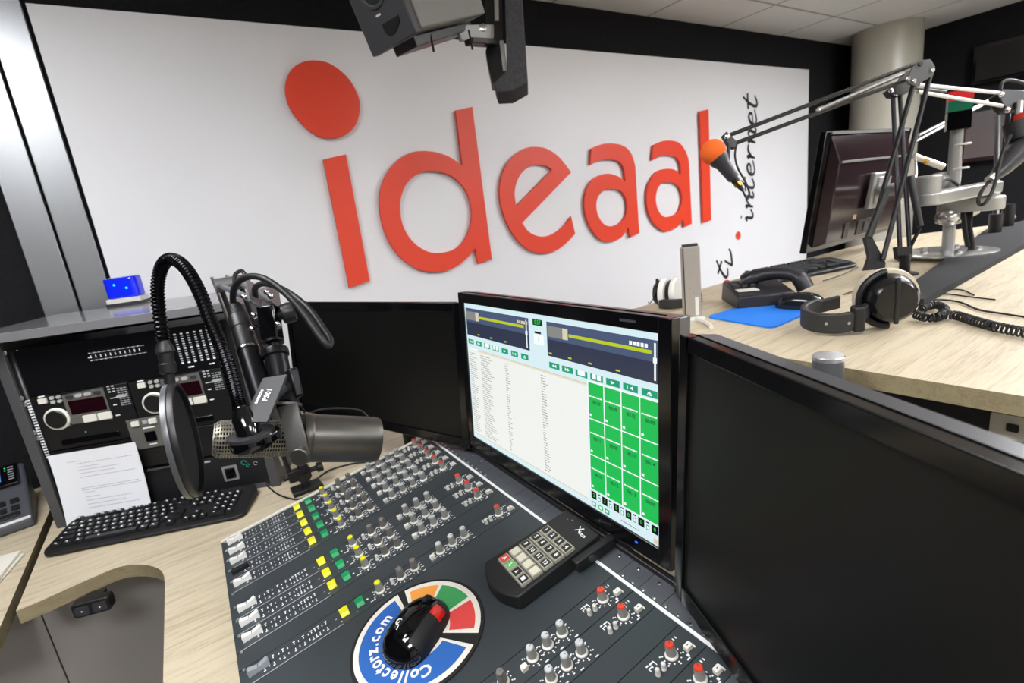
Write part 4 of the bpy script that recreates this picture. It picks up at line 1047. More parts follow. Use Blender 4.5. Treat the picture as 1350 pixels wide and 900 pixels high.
# pop filter -----------------------------------------------------------
pf = thing('pop_filter', 'round black pop filter on a gooseneck clamped beside the microphone', 'pop filter', Matrix.Translation(R(330,570,.58)))
gp_ = [R(316,538,.57),R(312,522,.575),R(304,492,.58),R(292,456,.585),R(278,424,.59),R(266,392,.595),R(252,364,.60),R(237,346,.605),R(222,342,.61),R(212,355,.615),R(208,380,.62),R(210,412,.625),R(215,448,.63)]
P_ = cr(gp_,26)
m = MB(); m.tube(P_, (lambda i: .0078 if (i//2)%2 else .0066), 16); m.build('gooseneck', mat('gooseneck_black',(30,30,33),.22,metal=.9), pf, world=True, smooth=20)
gd = (R(323,566,.57)-R(312,522,.575))
m = MB(); m.lathe(axisM(R(316,536,.573), R(329,572,.570)-R(316,536,.573)),[(.0085,0),(.0088,.004),(.0128,.014),(.0130,.030),(.0125,.036)],30); m.build('neck_socket', gloss, pf, world=True)
# labelled flat bar
bpts = [R(347,498,.60),R(378,493,.60),R(352,556,.565),R(318,556,.565)]
nb = (bpts[1]-bpts[0]).cross(bpts[3]-bpts[0]).normalized(); nb = nb if nb.dot(ray(345,525)) < 0 else -nb
_r = ray(352,556); bpts[2] = _r*(nb.dot(bpts[0])/nb.dot(_r))
m = MB(); m.hull8([p for p in bpts],[p-nb*.003 for p in bpts]); barp = m.build('clamp_bar', mat('bar_black',(40,40,42),.6), pf, world=True, bevel=.0006)
tx = (R(354,534,.583)-R(368,500,.597)); 
up = nb.cross(tx.normalized())
# letters run along the bar, read from the clamp end (upside down for the camera, as in the place)
X_ = (bpts[0]-bpts[3]).normalized(); Y_ = nb.cross(X_)
def bt(s,c,size):
    M_ = Matrix(((X_.x,Y_.x,nb.x,c.x),(X_.y,Y_.y,nb.y,c.y),(X_.z,Y_.z,nb.z,c.z),(0,0,0,1)))
    g.text(s,size,M_,0,bold=.02)
g = MB(); c_ = (bpts[0]+bpts[1]+bpts[2]+bpts[3])/4 + nb*.0010
bt('PS01', c_ + (bpts[1]-bpts[0]).normalized()*.002 + (bpts[0]-bpts[3]).normalized()*.004, .0088); bt('SAMSON', c_ - (bpts[1]-bpts[0]).normalized()*.0072 + (bpts[0]-bpts[3]).normalized()*.003, .0046)
g.build('printed_mark', legend, barp, world=True)
m = MB(); m.lathe(axisM(R(330,570,.570), V((0,0,-1))),[(.0,0),(.024,0),(.0245,.002),(.0245,.004),(.022,.005)],40); m.build('clamp_washer', mat('washer_grey',(60,60,62),.35,metal=.5), pf, world=True)
m = MB(); m.lathe(axisM(R(330,574,.570), V((0,0,-1))),[(.0215,0),(.0225,.002),(.0225,.011),(.0205,.014),(0,.014)],40); m.lathe(axisM(R(352,568,.575), V((0,0,-1))),[(.013,0),(.014,.002),(.014,.009),(.012,.010),(0,.010)],30); m.build('clamp_knob', gloss, pf, world=True)
m = MB(); m.lathe(axisM(R(215,446,.63), R(224,502,.635)-R(215,446,.63)),[(.0058,0),(.0062,.004),(.0100,.012),(.0105,.016),(.0085,.018),(.0085,.030),(.0095,.031),(.0095,.042),(.0060,.044),(.0060,.056)],26); m.build('filter_socket', black, pf, world=True)
fc = R(242,580,.640); fn = (rt*.88 - dn*.20 + fw*.40).normalized()
A = axisM(fc, fn); r_ = .0715
MB().lathe(A,[(r_-.004,-.0065),(r_,-.0065),(r_+.0008,-.003),(r_+.0008,-.0008),(r_,-.0002),(r_-.003,-.0002),(r_-.0045,-.003),(r_-.004,-.0065)],72).build('outer_hoop', mat('hoop_grey',(88,89,90),.32,metal=.2), pf, world=True)
MB().lathe(A,[(r_-.004,.0002),(r_,.0002),(r_+.0008,.003),(r_+.0005,.0065),(r_-.002,.0075),(r_-.004,.0065),(r_-.004,.0002)],72).build('inner_hoop', black, pf, world=True)
mesh_m = mat('mesh_fabric',(20,22,30),.7,bump=.4,bscale=1800)
MB().lathe(A,[(0,-.001),(r_-.004,-.001),(r_-.004,.001),(0,.001)],60).build('mesh_screen', mesh_m, pf, world=True)

# cable on the desk by the stand
t = tag(MB().tube(cr([onz(352,640,DZ+.004),onz(368,652,DZ+.003),onz(392,658,DZ+.003),onz(412,650,DZ+.003)],8),.0022,8).build('keyboard_cable', rubber, world=True), 'thin black cable on the desk beside the keyboard', 'cable')
t = tag(MB().tube(cr([onz(400,648,DZ+.004),onz(430,622,DZ+.003),onz(465,611,DZ+.003),onz(492,609,DZ+.003)],8),.0026,8).build('desk_cable', rubber, world=True), 'black cable lying on the desk behind the microphone body', 'cable')
# ================================================================== LEFT SIDE DESK ITEMS
phm = mat('phone_grey',(74,76,82),.45); 
a = onz(38,697,DZ+.03); 
PH = frame(V((-.447,1.752,DZ+.001)), (-.93,-.36,0), (.36,-.93,0))   # x to the left, y toward the operator
PH = frame(V((-.425,1.752,DZ+.001)), (.98,.12,0), (-.12,.98,0))
t = thing('desk_telephone', 'dark grey desk telephone with blue screen on the side desk', 'telephone', PH)
def zph(y): return .026+.50*y
m = MB(); yy = [0,.10,.20]
m.hull8([(-.22,0,0),(0,0,0),(0,.20,0),(-.22,.20,0)],[(-.22,0,zph(0)),(0,0,zph(0)),(0,.20,zph(.2)),(-.22,.20,zph(.2))]); m.build('base', phm, t, bevel=.008, seg=3)
tp = math.atan(.50); TP = lambda x,y,e=0: T(x,y,zph(y)+e) @ RX(tp)
MB(TP(-.11,-.000,-.002)).prism([(-.108,.002),(.106,.002),(.106,.0105),(-.108,.0105)],0,.003).build('trim_strip', mat('phone_trim',(214,214,212),.4), t, bevel=.001)
mm = MB(TP(-.075,.15,.0015)).prism([(-.13,-.035),(.062,-.035),(.062,.045),(-.13,.045)],0,.012).build('display_module', gloss, t, bevel=.003)
MB(TP(-.105,.153,.0154)).prism([(-.09,-.026),(.056,-.026),(.056,.028),(-.09,.028)],0,.001).build('screen', glow('phone_screen',(88,140,230),.9), t)
MB(TP(-.093,.160,.0168)).prism([(.005,-.012),(.022,-.012),(.025,.016),(.0,.016)],0,.0003).build('screen_picture', glow('phone_screen2',(120,165,240),.9), t)
for k in range(6):
    MB(TP(-.0275,.130+.0085*k,.0152)).prism(rrect(-.006,-.0012,.006,.0012,.001),0,.0008).build('line_key', greyleg, t)
for k in (4,5): MB(TP(-.0385,.130+.0085*k,.0152)).prism(rrect(-.0015,-.0015,.0015,.0015,.001),0,.001).build('status_light', glow('green_led',(40,255,150),.8), t)
for i in range(2):
    for j in range(2): 
        k = MB(TP(-.030-.026*i,.045+.024*j,.0005)).prism(rrect(-.009,-.008,.009,.008,.003),0,.004).build('key', black, t, bevel=.001)
        MB(TP(-.030-.026*i,.047+.024*j,.0047)).prism([(-.003,-.001),(.003,-.001),(.003,.001),(-.003,.001)],0,.0002).build('key_mark', greyleg, k)
MB(TP(-.043,.024,.0005)).prism(rrect(-.021,-.008,.021,.008,.004),0,.004).build('key', black, t, bevel=.001)
for i in range(3):
    for j in range(4): MB(TP(-.10-.024*i,.026+.020*j,.0005)).prism(rrect(-.009,-.007,.009,.007,.003),0,.004).build('key', black, t, bevel=.001)
# folded newspaper / papers
c1 = onz(25,735,DZ+.006); 
PPm = frame(V((-.420,1.583,DZ)), (.975,-.22,0), (.22,.975,0))
for k,(dx,dy,rz,lab) in enumerate(((0,0,0,'lower folded paper in the small stack on the side desk'),(-.006,.004,.05,'top folded paper with dark print on the side desk'))):
    t = tag(MB().hull8([(-.20,-.17,0),(0,-.16,0),(0,0,0),(-.20,0,0)],[(-.20,-.17,.006),(-.001,-.16,.0055),(-.001,0,.0055),(-.20,0,.006)]).build('folded_paper', mat('paper_cream',(226,222,208),.8), M=PPm @ T(dx,dy,.001+.0068*k) @ RZ(rz), bevel=.002), lab, 'paper', 'folded papers on the side desk')
g = MB()
for k in range(3): g.tube(cr([(-.03-.03*k,-.10,.0064),(-.045-.03*k,-.07,.0064),(-.025-.03*k,-.05,.0064),(-.05-.03*k,-.03,.0064)],5),.0012,5)
g.build('print', blk_ink, t)

# ================================================================== SPEAKER AND BRACKET ABOVE
k_ = 1.0
P2 = R(547,39,1.17); P1 = R(492,70,1.27); P3 = R(641,17,1.35)
exs = (P1-P2); eb = (P3-P2); 
wS, dS = exs.length, eb.length
exs = exs.normalized(); ezs = (eb - exs*eb.dot(exs)).normalized(); ups = exs.cross(ezs); ups = ups if ups.z > 0 else -ups
def SM(o): 
    return Matrix(((exs.x,ups.x,ezs.x,o.x),(exs.y,ups.y,ezs.y,o.y),(exs.z,ups.z,ezs.z,o.z),(0,0,0,1)))
MSp = SM(P2)     # x across the front, y up, z to the rear
t = thing('loudspeaker', 'dark grey loudspeaker tilted down on a bracket at the top of the view', 'loudspeaker', MSp if MSp.determinant()>0 else MSp)
HS = .27
MB().box((wS/2,HS/2,dS/2+.012),(wS,HS,dS-.024)).build('cabinet', mat('speaker_side_grey',(118,117,114),.6,bump=.1,bscale=600), t, bevel=.004)
bf = MB().box((wS/2,HS/2-.004,.006),(wS+.006,HS+.010,.022)).build('front_baffle', mat('speaker_front',(56,56,58),.5), t, bevel=.004)
AF = lambda x,y,z=-.005: T(x,y,z) @ RX(PI)
MB(AF(wS*.5,.115)).lathe(Matrix(),[(.043,0),(.043,.003),(.038,.004),(.034,-.002),(.02,-.006),(0,-.008)],40).build('woofer_cone', mat('cone',(62,62,64),.6), t)
MB(AF(wS*.5,.205)).lathe(Matrix(),[(.036,0),(.034,.003),(.022,-.001),(.014,-.003),(.012,.002),(0,.004)],40).build('tweeter', mat('cone',(62,62,64),.6), t)
m = MB(AF(wS*.36,.028)); P_ = [(-.030,-.012),(.030,-.012),(.030,.006)]+[tuple(q[:2]) for q in cr([(.030,.006,0),(.018,.016,0),(-.005,.014,0),(-.030,-.002,0)],5)]
m.prism(P_,-.002,.0015); m.build('bass_port', black, t)
MB(AF(wS*.55,.060)).prism(rrect(-.008,-.002,.008,.002,.0015),0,.0012).build('front_led', mat('led_pink',(214,190,200),.4), t)  # the front LED, its light given only as a pale pink colour
# bracket below the cabinet
wb = mat('bracket_white',(160,160,156),.4,metal=.3)
br = thing('speaker_bracket', 'black and white metal wall bracket carrying the loudspeaker', 'bracket', Matrix.Translation(R(670,60,1.42)))
m = MB(); lo = [R(513,70,1.24),R(520,78,1.20),R(617,50,1.36),R(612,34,1.40)]; 
m.hull8([MSp @ V((wS*.75,-.004,.03)),MSp @ V((wS*.25,-.004,.03)),MSp @ V((wS*.25,-.004,dS*.92)),MSp @ V((wS*.75,-.004,dS*.92))],[MSp @ V((wS*.75,-.028,.03)),MSp @ V((wS*.25,-.028,.03)),MSp @ V((wS*.25,-.022,dS*.92)),MSp @ V((wS*.75,-.022,dS*.92))]); m.build('cradle', mat('cradle_black',(50,50,52),.4), br, world=True, bevel=.002)
m = MB(); a_ = R(604,44,1.34); b_ = R(652,43,1.43); m.bar(a_, b_, .040, .012, dn); m.build('arm', wb, br, world=True, bevel=.003)
m = MB(); m.bar(R(618,55,1.34), R(650,57,1.42), .014, .03, dn); m.build('arm', black, br, world=True, bevel=.002)
for x,y,d in ((570,55,1.26),(621,52,1.33)): MB().cyl(R(x-3,y-12,d), R(x+2,y+13,d), .0028, n=10).build('bolt', black, br, world=True)
m = MB(); c_ = R(637,37,1.34); m.lathe(axisM(c_, -fw),[(.010,0),(.010,.004),(.006,.006),(0,.006)],20); m.build('pivot_bolt', steel, br, world=True)
z_=fw
chn = [R(641,62,1.44),R(647,108,1.43),R(664,100,1.43),R(655,0,1.45),R(648,-60,1.46),R(632,-60,1.46)]
m = MB(); m.hull8([R(640,68,1.42),R(648,108,1.42),R(668,112,1.42),R(658,-70,1.42),R(634,-70,1.42),R(643,55,1.42)],[q+fw*.05 for q in [R(640,68,1.42),R(648,108,1.42),R(668,112,1.42),R(658,-70,1.42),R(634,-70,1.42),R(643,55,1.42)]]); m.build('wall_rail', blacksteel, br, world=True, bevel=.002)
m = MB(); m.bar(R(653,-70,1.42), R(655,28,1.42), .012, .008, rt); m.bar(R(661,54,1.42), R(666,94,1.42), .012, .008, rt); m.build('rail_insert', wb, br, world=True, bevel=.002)
o1 = [R(664,-75,1.40),R(684,-75,1.40),R(696,108,1.40),R(675,120,1.40),R(655,121,1.40),R(651,110,1.40),R(668,92,1.40)]
q1 = [p+fw*.075+V((.004,0,0)) for p in o1]
MB().hull8(o1,q1).build('felt_block', foam, br, world=True, bevel=.003)
# ceiling drop rod that carries block and bracket
top = R(672,-60,1.45); MB().cyl((top.x,top.y,top.z-.02),(top.x,top.y,ZC),.016,n=16).build('ceiling_rod', blacksteel, br, world=True)

# ================================================================== GUEST TABLE ITEMS
def tabt(x,y,h=0): return onz(x,y,FZ+h)
# blue mouse pad
pad = [tabt(x,y) for x,y in ((938,421),(990,430),(1028,430.5),(1068,414),(1072,404),(1000,401))]
c0 = tabt(933,419); c1_ = tabt(1012,432); c3 = tabt(1002,401.5); 
exp_ = (c1_-c0).normalized(); nrm = V((-exp_.y,exp_.x,0)); 
if (c3-c0).dot(nrm) < 0: nrm = -nrm
cc = [tabt(931,419), tabt(1019,434), tabt(1078,408), tabt(993,400.5)]
def roundpoly(P, r):
    out=[]; n=len(P)
    for i in range(n):
        a=P[i-1]; b=P[i]; c=P[(i+1)%n]; u_=(a-b).normalized(); v_=(c-b).normalized()
        for k in range(6): q=k/5; out.append((b+u_*r*(1-q)**2+v_*r*q**2))
    return out
rp = [(p.x,p.y) for p in roundpoly(cc,.02)]
t = tag(MB().prism(rp,FZ+.0003,FZ+.0035).build('mouse_pad', mat('bright_blue_fabric',(24,122,226),.75,bump=.1,bscale=1200), world=True, M=T(1.03,.58,FZ)), 'bright blue mouse pad on the guest table', 'mouse pad')
# mouse on the pad
a = tabt(1018,405,.004); b = tabt(1068,407,.004); ctr = (a+b)/2+V((.015,-.012,0)); ang = math.atan2(-(b-a).y,-(b-a).x)
mouse(T(ctr.x,ctr.y,FZ+.0038) @ RZ(ang), 'dark grey glossy mouse resting on the blue pad', L=.098, W=.056, H=.032, main=mat('dark_gloss_grey',(26,28,34),.14), redp=False)
# card terminal / phone with handset
tb = frame((tabt(985,404)+V((0,0,.002))), tabt(1015,402)-tabt(945,390), (0,0,1)) 
a = tabt(940,392); b = tabt(972,409); c = tabt(1025,404); 
exq = (c-b).normalized(); eyq = V((-exq.y,exq.x,0)); Lq = .125; 
Tq = frame(b+V((0,0,.001)), exq, eyq)
t = thing('telephone', 'black corded telephone with curved handset beside the blue mouse pad', 'telephone', Tq)
MB().hull8([(0,0,0),(Lq,0,0),(Lq,.13,0),(0,.13,0)],[(0.004,.004,.028),(Lq,.004,.028),(Lq,.13,.045),(.004,.13,.045)]).build('base', mat('phone_dark',(34,33,38),.4), t, bevel=.004)
MB().box((.035,.045,.0345),(.045,.030,.002),0,RX(.0)).build('label', mat('label_white',(226,224,218),.6), t)
for i in range(3):
    for j in range(4): MB().box((.02+.018*i,.072+.012*j,.040),(.012,.008,.006)).build('key', dgrey, t)
hp = cr([(.045,.10,.044),(.075,.085,.058),(.115,.065,.062),(.145,.045,.052),(.158,.035,.026)],6)
MB().tube(hp, (lambda i: .022 if (i<6 or i>17) else .018), 14, flat=.8).build('handset', mat('phone_dark',(34,33,38),.4), t)
# small red-white item behind the phone (marker)
q = tabt(930,399); 
t = thing('marker_cap', 'tiny red and white object between the modem and the telephone', 'marker', T(q.x+.12,q.y+.02,FZ))
MB().cyl((0,0,0),(0,0,.018),.007,n=14).build('body', white, t); MB().sphere((0,0,.026),.010,n=14,k=9).build('cap', red, t)

# upright silver modem
bq = tabt(913,421); 
mo = frame(V((bq.x,bq.y,FZ)), V((rt.x,rt.y,0)), V((0,0,1)).cross(V((rt.x,rt.y,0))))
t = thing('wireless_modem', 'slim upright silver modem on a white foot at the table corner', 'modem', mo)
silver = mat('silver_plastic',(178,172,164),.3,metal=.5)
MB().lathe(T(0,0,0),[(.026,0),(.026,.004),(.018,.007),(0,.007)],32).build('foot', white, t)
body = [( -.0185,-.008),(.0185,-.008),(.0200,.0),(.0185,.008),(-.0185,.008),(-.020,0)]
MB().prism(body,.007,.158).build('shell', silver, t, bevel=.002)
MB().prism([(x*.8,y*.8) for x,y in body],.158,.163).build('top_cap', dgrey, t)
MB().box((.008,-.0085,.030),(.008,.003,.040)).build('side_clip', white, t, bevel=.001)
MB().box((-.0172,-.004,.082),(.002,.010,.148)).build('dark_edge', dgrey, t)
g=MB()
for z_,x_ in ((.13,.006),(.125,-.008),(.10,-.004),(.085,.008),(.07,-.006),(.06,.002)): g.lathe(T(x_,-.0088,z_) @ RX(PI/2),[(.0006,0),(.0006,.0004)],6)
g.build('vent_holes', dgrey, t)
t = tag(MB().tube(cr([tabt(918,420,.006),tabt(926,423,.005),tabt(934,427,.004),tabt(938,431,.004)],5),.0042,10).build('white_cable', white, world=True), 'short white cable plug beside the modem foot', 'cable')

# headphones ------------------------------------------------------------
def headphones(Mx, label, S=1.0, cup2=True):
    """local: x right, y depth, z up. One cup stands facing the viewer, band folds to the left"""
    t = thing('headphones', label, 'headphones', Mx)
    A = T(0,0,.0535*S) @ RX(PI/2) @ RZ(.0)        # axis -> -y toward viewer
    MB(A).lathe(Matrix(),[(.030*S,.036*S),(.036*S,.030*S),(.0385*S,.020*S),(.042*S,.012*S),(.042*S,.004*S)][::-1]+[(0,.037*S)],44).build('ear_cup', mat('cup_black',(16,16,17),.24), t)
    MB(A).lathe(Matrix(),[(.042*S,-.016*S),(.0485*S,-.012*S),(.050*S,-.002*S),(.0475*S,.006*S),(.041*S,.006*S)],44).build('ear_pad', mat('velour_pad',(208,198,176),.95,bump=.6,bscale=700), t)
    MB(A).box((0,.0*S,.036*S),(.007*S,.078*S,.006*S)).build('cup_rib', black, t, bevel=.002)
    m = MB(); m.tube([A @ V((.047*S*math.cos(a),.047*S*math.sin(a),.012*S)) for a in [PI*.55+PI*.95*k/20 for k in range(21)]],.0055*S,8); m.build('yoke', black, t)
    bd = cr([(-.035*S,-.018*S,.040*S),(-.060*S,-.030*S,.026*S),(-.085*S,-.034*S,.022*S),(-.112*S,-.020*S,.022*S),(-.122*S,.012*S,.023*S),(-.112*S,.045*S,.026*S),(-.080*S,.068*S,.030*S),(-.045*S,.072*S,.036*S)],7)
    vs=[];fs=[]; n=len(bd)
    for i,p in enumerate(bd):
        d=(bd[min(i+1,n-1)]-bd[max(i-1,0)]).normalized(); nn=d.cross(V((0,0,1))).normalized(); hh=.017*S if 8<i<n-8 else .012*S; tt=.006*S
        for a_,b_ in ((-1,-1),(1,-1),(1,1),(-1,1)): vs.append(p+nn*tt*a_*.9+V((0,0,hh*b_)))
    for i in range(n-1):
        for k in range(4): l=(k+1)%4; fs.append((4*i+k,4*i+l,4*i+4+l,4*i+4+k))
    fs += [(3,2,1,0),tuple(4*n-4+k for k in range(4))]
    m = MB(); m.add(vs,fs); m.build('headband', mat('headband_leather',(42,42,42),.55), t, bevel=.003, smooth=60)
    m = MB(); m.box((-.054*S,-.028*S,.027*S),(.018*S,.022*S,.044*S),0); m.build('slider', black, t, bevel=.004)
    for x_,y_ in ((-.072,-.0415),(-.104,-.034)): MB(T(x_*S,y_*S,.023*S) @ RX(PI/2)).lathe(Matrix(),[(.0028*S,0),(.0025*S,.001)],10).build('rivet', steel, t)
    if cup2:
        A2 = T(-.012*S,.055*S,.047*S) @ RX(-PI/2) 
        MB(A2).lathe(Matrix(),[(.047*S,-.014*S),(.049*S,-.004*S),(.042*S,.004*S)],36).build('ear_pad', mat('velour_pad',(208,198,176),.95), t)
        MB(A2).lathe(Matrix(),[(.041*S,.004*S),(.038*S,.018*S),(.028*S,.030*S),(0,.031*S)],36).build('ear_cup', gloss, t)
    return t
def facing(p, rot=0):
    d = V((p.x,p.y,0)).normalized(); ex_ = V((d.y,-d.x,0)); return frame(p, ex_, d) @ RZ(rot)
c = tabt(1166,438); hA = headphones(facing(V((c.x,c.y,FZ+.001))+V((c.x,c.y,0)).normalized()*.03, .42), 'black headphones with cream ear pads lying on the guest table in front', 1.0, False)
c = tabt(1150,425); 
# rear headphones beside the modem
c = tabt(884,406)
t = thing('headphones', 'dark headphones with pale ear pads standing behind the silver modem', 'headphones', facing(V((c.x,c.y,FZ+.001))))
for k,(x_,tone) in enumerate(((-.022,0),(.004,1))):
    A = T(x_+.004,.02,.034) @ RZ(-.35) @ RY(PI/2)
    MB(A).lathe(Matrix(),[(0,-.016),(.026,-.015),(.032,-.006),(.034,0)],36).build('ear_cup', gloss, t)
    MB(A).lathe(Matrix(),[(.027,.0),(.036,.001),(.037,.008),(.034,.013),(.026,.013)],36).build('ear_pad', mat('pale_pad',(232,230,222),.9), t)
m = MB(); m.tube([(-.028+.0*a, .02-.02*math.cos(a), .034+.034*math.sin(a)) for a in [k*PI/12 for k in range(13)]],.004,8); m.build('yoke', black, t)
bd = cr([(-.026,-.01,.014),(.0,-.022,.014),(.035,-.022,.014),(.065,.0,.015),(.070,.03,.017),(.055,.055,.02),(.03,.06,.022)],7)
vs=[];fs=[];n=len(bd)
for i,p in enumerate(bd):
    d=(bd[min(i+1,n-1)]-bd[max(i-1,0)]).normalized(); nn=d.cross(V((0,0,1))).normalized()
    for a_,b_ in ((-1,-1),(1,-1),(1,1),(-1,1)): vs.append(p+nn*.004*a_+V((0,0,.011*b_)))
for i in range(n-1):
    for k in range(4): l=(k+1)%4; fs.append((4*i+k,4*i+l,4*i+4+l,4*i+4+k))
fs += [(3,2,1,0),tuple(4*n-4+k for k in range(4))]
m = MB(); m.add(vs,fs); m.build('headband', mat('headband_leather',(42,42,42),.55), t, bevel=.002, smooth=60)
m = MB(); m.tube(cr([(-.03,.02,.03),(-.042,.03,.018),(-.050,.05,.004),(-.055,.08,.002)],6),.0012,6); m.build('lead', rubber, t)

# coiled cable
def helix(P, rad, turns, n=12):
    L_=[0]; 
    for i in range(1,len(P)): L_.append(L_[-1]+(P[i]-P[i-1]).length)
    tot=L_[-1]; N=int(turns*n); out=[]
    for k in range(N+1):
        s=tot*k/N; i=min(len(P)-2,max(j for j in range(len(P)) if L_[j]<=s+1e-9)) ; f=(s-L_[i])/max(1e-9,(L_[i+1]-L_[i])); p=P[i].lerp(P[i+1],f)
        d=(P[min(i+2,len(P)-1)]-P[max(i-1,0)]).normalized(); a=d.cross(V((0,0,1))).normalized(); b=V((0,0,1)); q=2*PI*k/n
        out.append(p+a*rad*math.cos(q)+b*rad*math.sin(q))
    return out
t = thing('coiled_cable', 'black coiled headphone cable running off to the right on the guest table', 'cable', Matrix.Translation(tabt(1260,420)))
pth = cr([tabt(x,y,.0105) for x,y in ((1206,414),(1222,419),(1238,417),(1246,408),(1236,402),(1222,404),(1215,408))],6)
MB().tube(helix(pth,.0062,26),.0018,6).build('coil', rubber, t, world=True, smooth=60)
pth = cr([tabt(x,y,.009) for x,y in ((1243,414),(1262,416),(1285,423),(1310,430),(1340,436),(1375,442))],6)
MB().tube(helix(pth,.0068,24),.0018,6).build('coil', rubber, t, world=True, smooth=60)
def wire(pts, label, r=.0016, k=6, name='cable'):
    return tag(MB().tube(cr([tabt(x,y,r+.001) for x,y in pts],k),r,7).build(name, rubber, world=True, M=Matrix.Translation(tabt(*pts[0]))), label, 'cable')
wire([(1206,399),(1235,395),(1265,398),(1290,408),(1320,413),(1360,419)],'long straight black cable running to the right edge above the coiled cable',.0018)
wire([(1195,372),(1220,379),(1245,381),(1268,382),(1284,389)],'thin black cable curving over the table behind the front headphones',.0015)
wire([(1197,376),(1225,385),(1255,388),(1285,392),(1312,395)],'thin black cable lying straight behind the coiled cable',.0015)
wire([(1185,370),(1205,382),(1222,394)],'short thin black cable below the front arm base',.0014)
wire([(1160,372),(1135,380),(1112,388)],'short black cable left of the front arm base',.0014)
wire([(1131,352),(1110,362),(1085,370)],'thin black cable lying beside the small keyboard',.0012)

# felt rail along the table
t = thing('felt_rail', 'long raised black felt strip running across the guest table', 'table strip', Matrix.Translation(tabt(1250,360)))
q_ = [tabt(1176,398),tabt(1228,396),tabt(1351,329),tabt(1420,292),tabt(1400,280),tabt(1303,304),tabt(1163,385)]
hh = .014
q_ = [tabt(1172,394,hh),tabt(1218,394,hh),tabt(1350,322,hh),tabt(1430,285,hh),tabt(1410,276,hh),tabt(1300,302,hh)]
lo = [V((p.x,p.y,FZ+.0005)) for p in q_]; MB().hull8(lo,q_).build('felt', mat('black_felt',(32,32,34),.95,bump=.8,bscale=500,var=.3,vscale=200), t, world=True)
def railz(x,y): return onz(x,y,FZ+hh+.0005)

# scissor microphone arms ------------------------------------------------
def clampbase(root, p):
    MB().cyl(p, p+V((0,0,.048)), .011, n=18).build('base_post', blacksteel, root, world=True)
    MB().lathe(Matrix.Translation(p),[(.028,0),(.028,.004),(.016,.008),(.0,.008)],28).build('base_plate', blacksteel, root, world=True)
def tube2(name, root, a, b, off, r=.0042, m=blacksteel):
    for s in (-1,1): MB().cyl(a+off*s, b+off*s, r, n=10).build(name, m, root, world=True)
# front arm: up to the joint plate then left to the orange microphone
a0 = railz(1158,372)
a0.z = FZ
A0 = V((a0.x,a0.y,FZ))
t = thing('boom_stand', 'black scissor stand rising from the table and reaching left to the orange microphone', 'microphone stand', Matrix.Translation(A0))
dA = 1.38
A0 = tabt(1158,384); clampbase(t, A0)
dd = A0.dot(fw)
lowL = R(1150,330,dd-.01); 
brk = MB(); pl_ = [(1141,312),(1150,312),(1168,346),(1167,354),(1141,356),(1147,338)]
P0_ = [R(x,y,dd-.006) for x,y in pl_]; brk.hull8(P0_,[p+fw*.012 for p in P0_]); brk.build('lower_bracket', blacksteel, t, world=True, bevel=.0008)
T1a, T1b = R(1204,113,dd-.02), R(1226,100,dd-.02)
MB().cyl(R(1147,312,dd-.01), T1a, .0052, n=12).build('lower_tube', blacksteel, t, world=True)
MB().cyl(R(1164,342,dd-.01), T1b, .0052, n=12).build('lower_tube', blacksteel, t, world=True)
MB().cyl(R(1169,250,dd-.03), R(1145,313,dd-.02), .0078, n=12).build('spring', black, t, world=True)
pl_ = [(1196,103),(1203,88),(1214,79),(1227,78),(1233,88),(1231,99),(1207,113),(1198,110)]
P0_ = [R(x,y,dd-.03) for x,y in pl_]
MB().hull8(P0_,[p+fw*.004 for p in P0_]).build('joint_plate', mat('joint_grey',(78,78,78),.45,metal=.3), t, world=True, bevel=.0008)
P0_ = [p+fw*.045+rt*.006 for p in P0_]
MB().hull8(P0_,[p+fw*.004 for p in P0_]).build('joint_plate', mat('joint_grey',(78,78,78),.45,metal=.3), t, world=True, bevel=.0008)
for x,y in ((1196.5,104),(1204.5,107),(1228.5,93)): MB().lathe(axisM(R(x,y,dd-.03),-fw),[(.0048,0),(.0048,.003),(.003,.005),(0,.005)],14).build('bolt', chrome, t, world=True)
MB().lathe(axisM(R(1213,84.5,dd-.03),-fw),[(.005,0),(.005,.003),(0,.003)],14).build('bolt', black, t, world=True)
hd = 1.12
U0, U1 = R(1208,84,dd-.01), R(957,180,hd+.01)
L0_, L1_ = R(1196,105,dd-.01), R(966,190,hd+.01)
MB().cyl(U0,U1,.0045,n=12).build('upper_tube', blacksteel, t, world=True)
MB().cyl(L0_,L1_,.0045,n=12).build('upper_tube', blacksteel, t, world=True)
MB().cyl(R(1190,98,dd-.02), R(1080,144,dd-.13), .0040, n=10).build('spring', mat('spring_steel',(130,130,130),.3,metal=.9), t, world=True)
MB().lathe(axisM(R(1078,145,dd-.15),-fw),[(.004,0),(.004,.004),(0,.005)],12).build('bolt', chrome, t, world=True)
P0_ = [R(x,y,hd) for x,y in ((953,178),(958,173),(972,186),(970,195),(962,194))]
MB().hull8(P0_,[p+fw*.012 for p in P0_]).build('end_joint', blacksteel, t, world=True, bevel=.001)
MB().lathe(axisM(R(958,180,hd),-fw),[(.006,0),(.006,.004),(.003,.006),(0,.006)],14).build('bolt', chrome, t, world=True)
MB().cyl(R(961,190,hd), R(959,214,hd), .0042, n=10).build('hanger', blacksteel, t, world=True)
mh = thing('handheld_microphone', 'black microphone with bright orange foam ball hanging before the white panel', 'microphone', Matrix.Translation(R(940,200,hd)))
b0, b1, b2, b3 = R(941,201,hd), R(962,228,hd), R(973,243,hd), R(979,251,hd)
MB().sphere((0,0,0), .0265, n=28, k=18).build('foam_ball', mat('orange_foam',(252,112,36),.85,bump=.5,bscale=500), mh)
ax = (b1-b0); MB().lathe(axisM(b0+ax.normalized()*.012, ax),[(.021,0),(.0205,.010),(.0150,.022),(.0125,.060)],26).build('body', mat('mic_body_dark',(62,62,66),.35,metal=.3), mh, world=True)
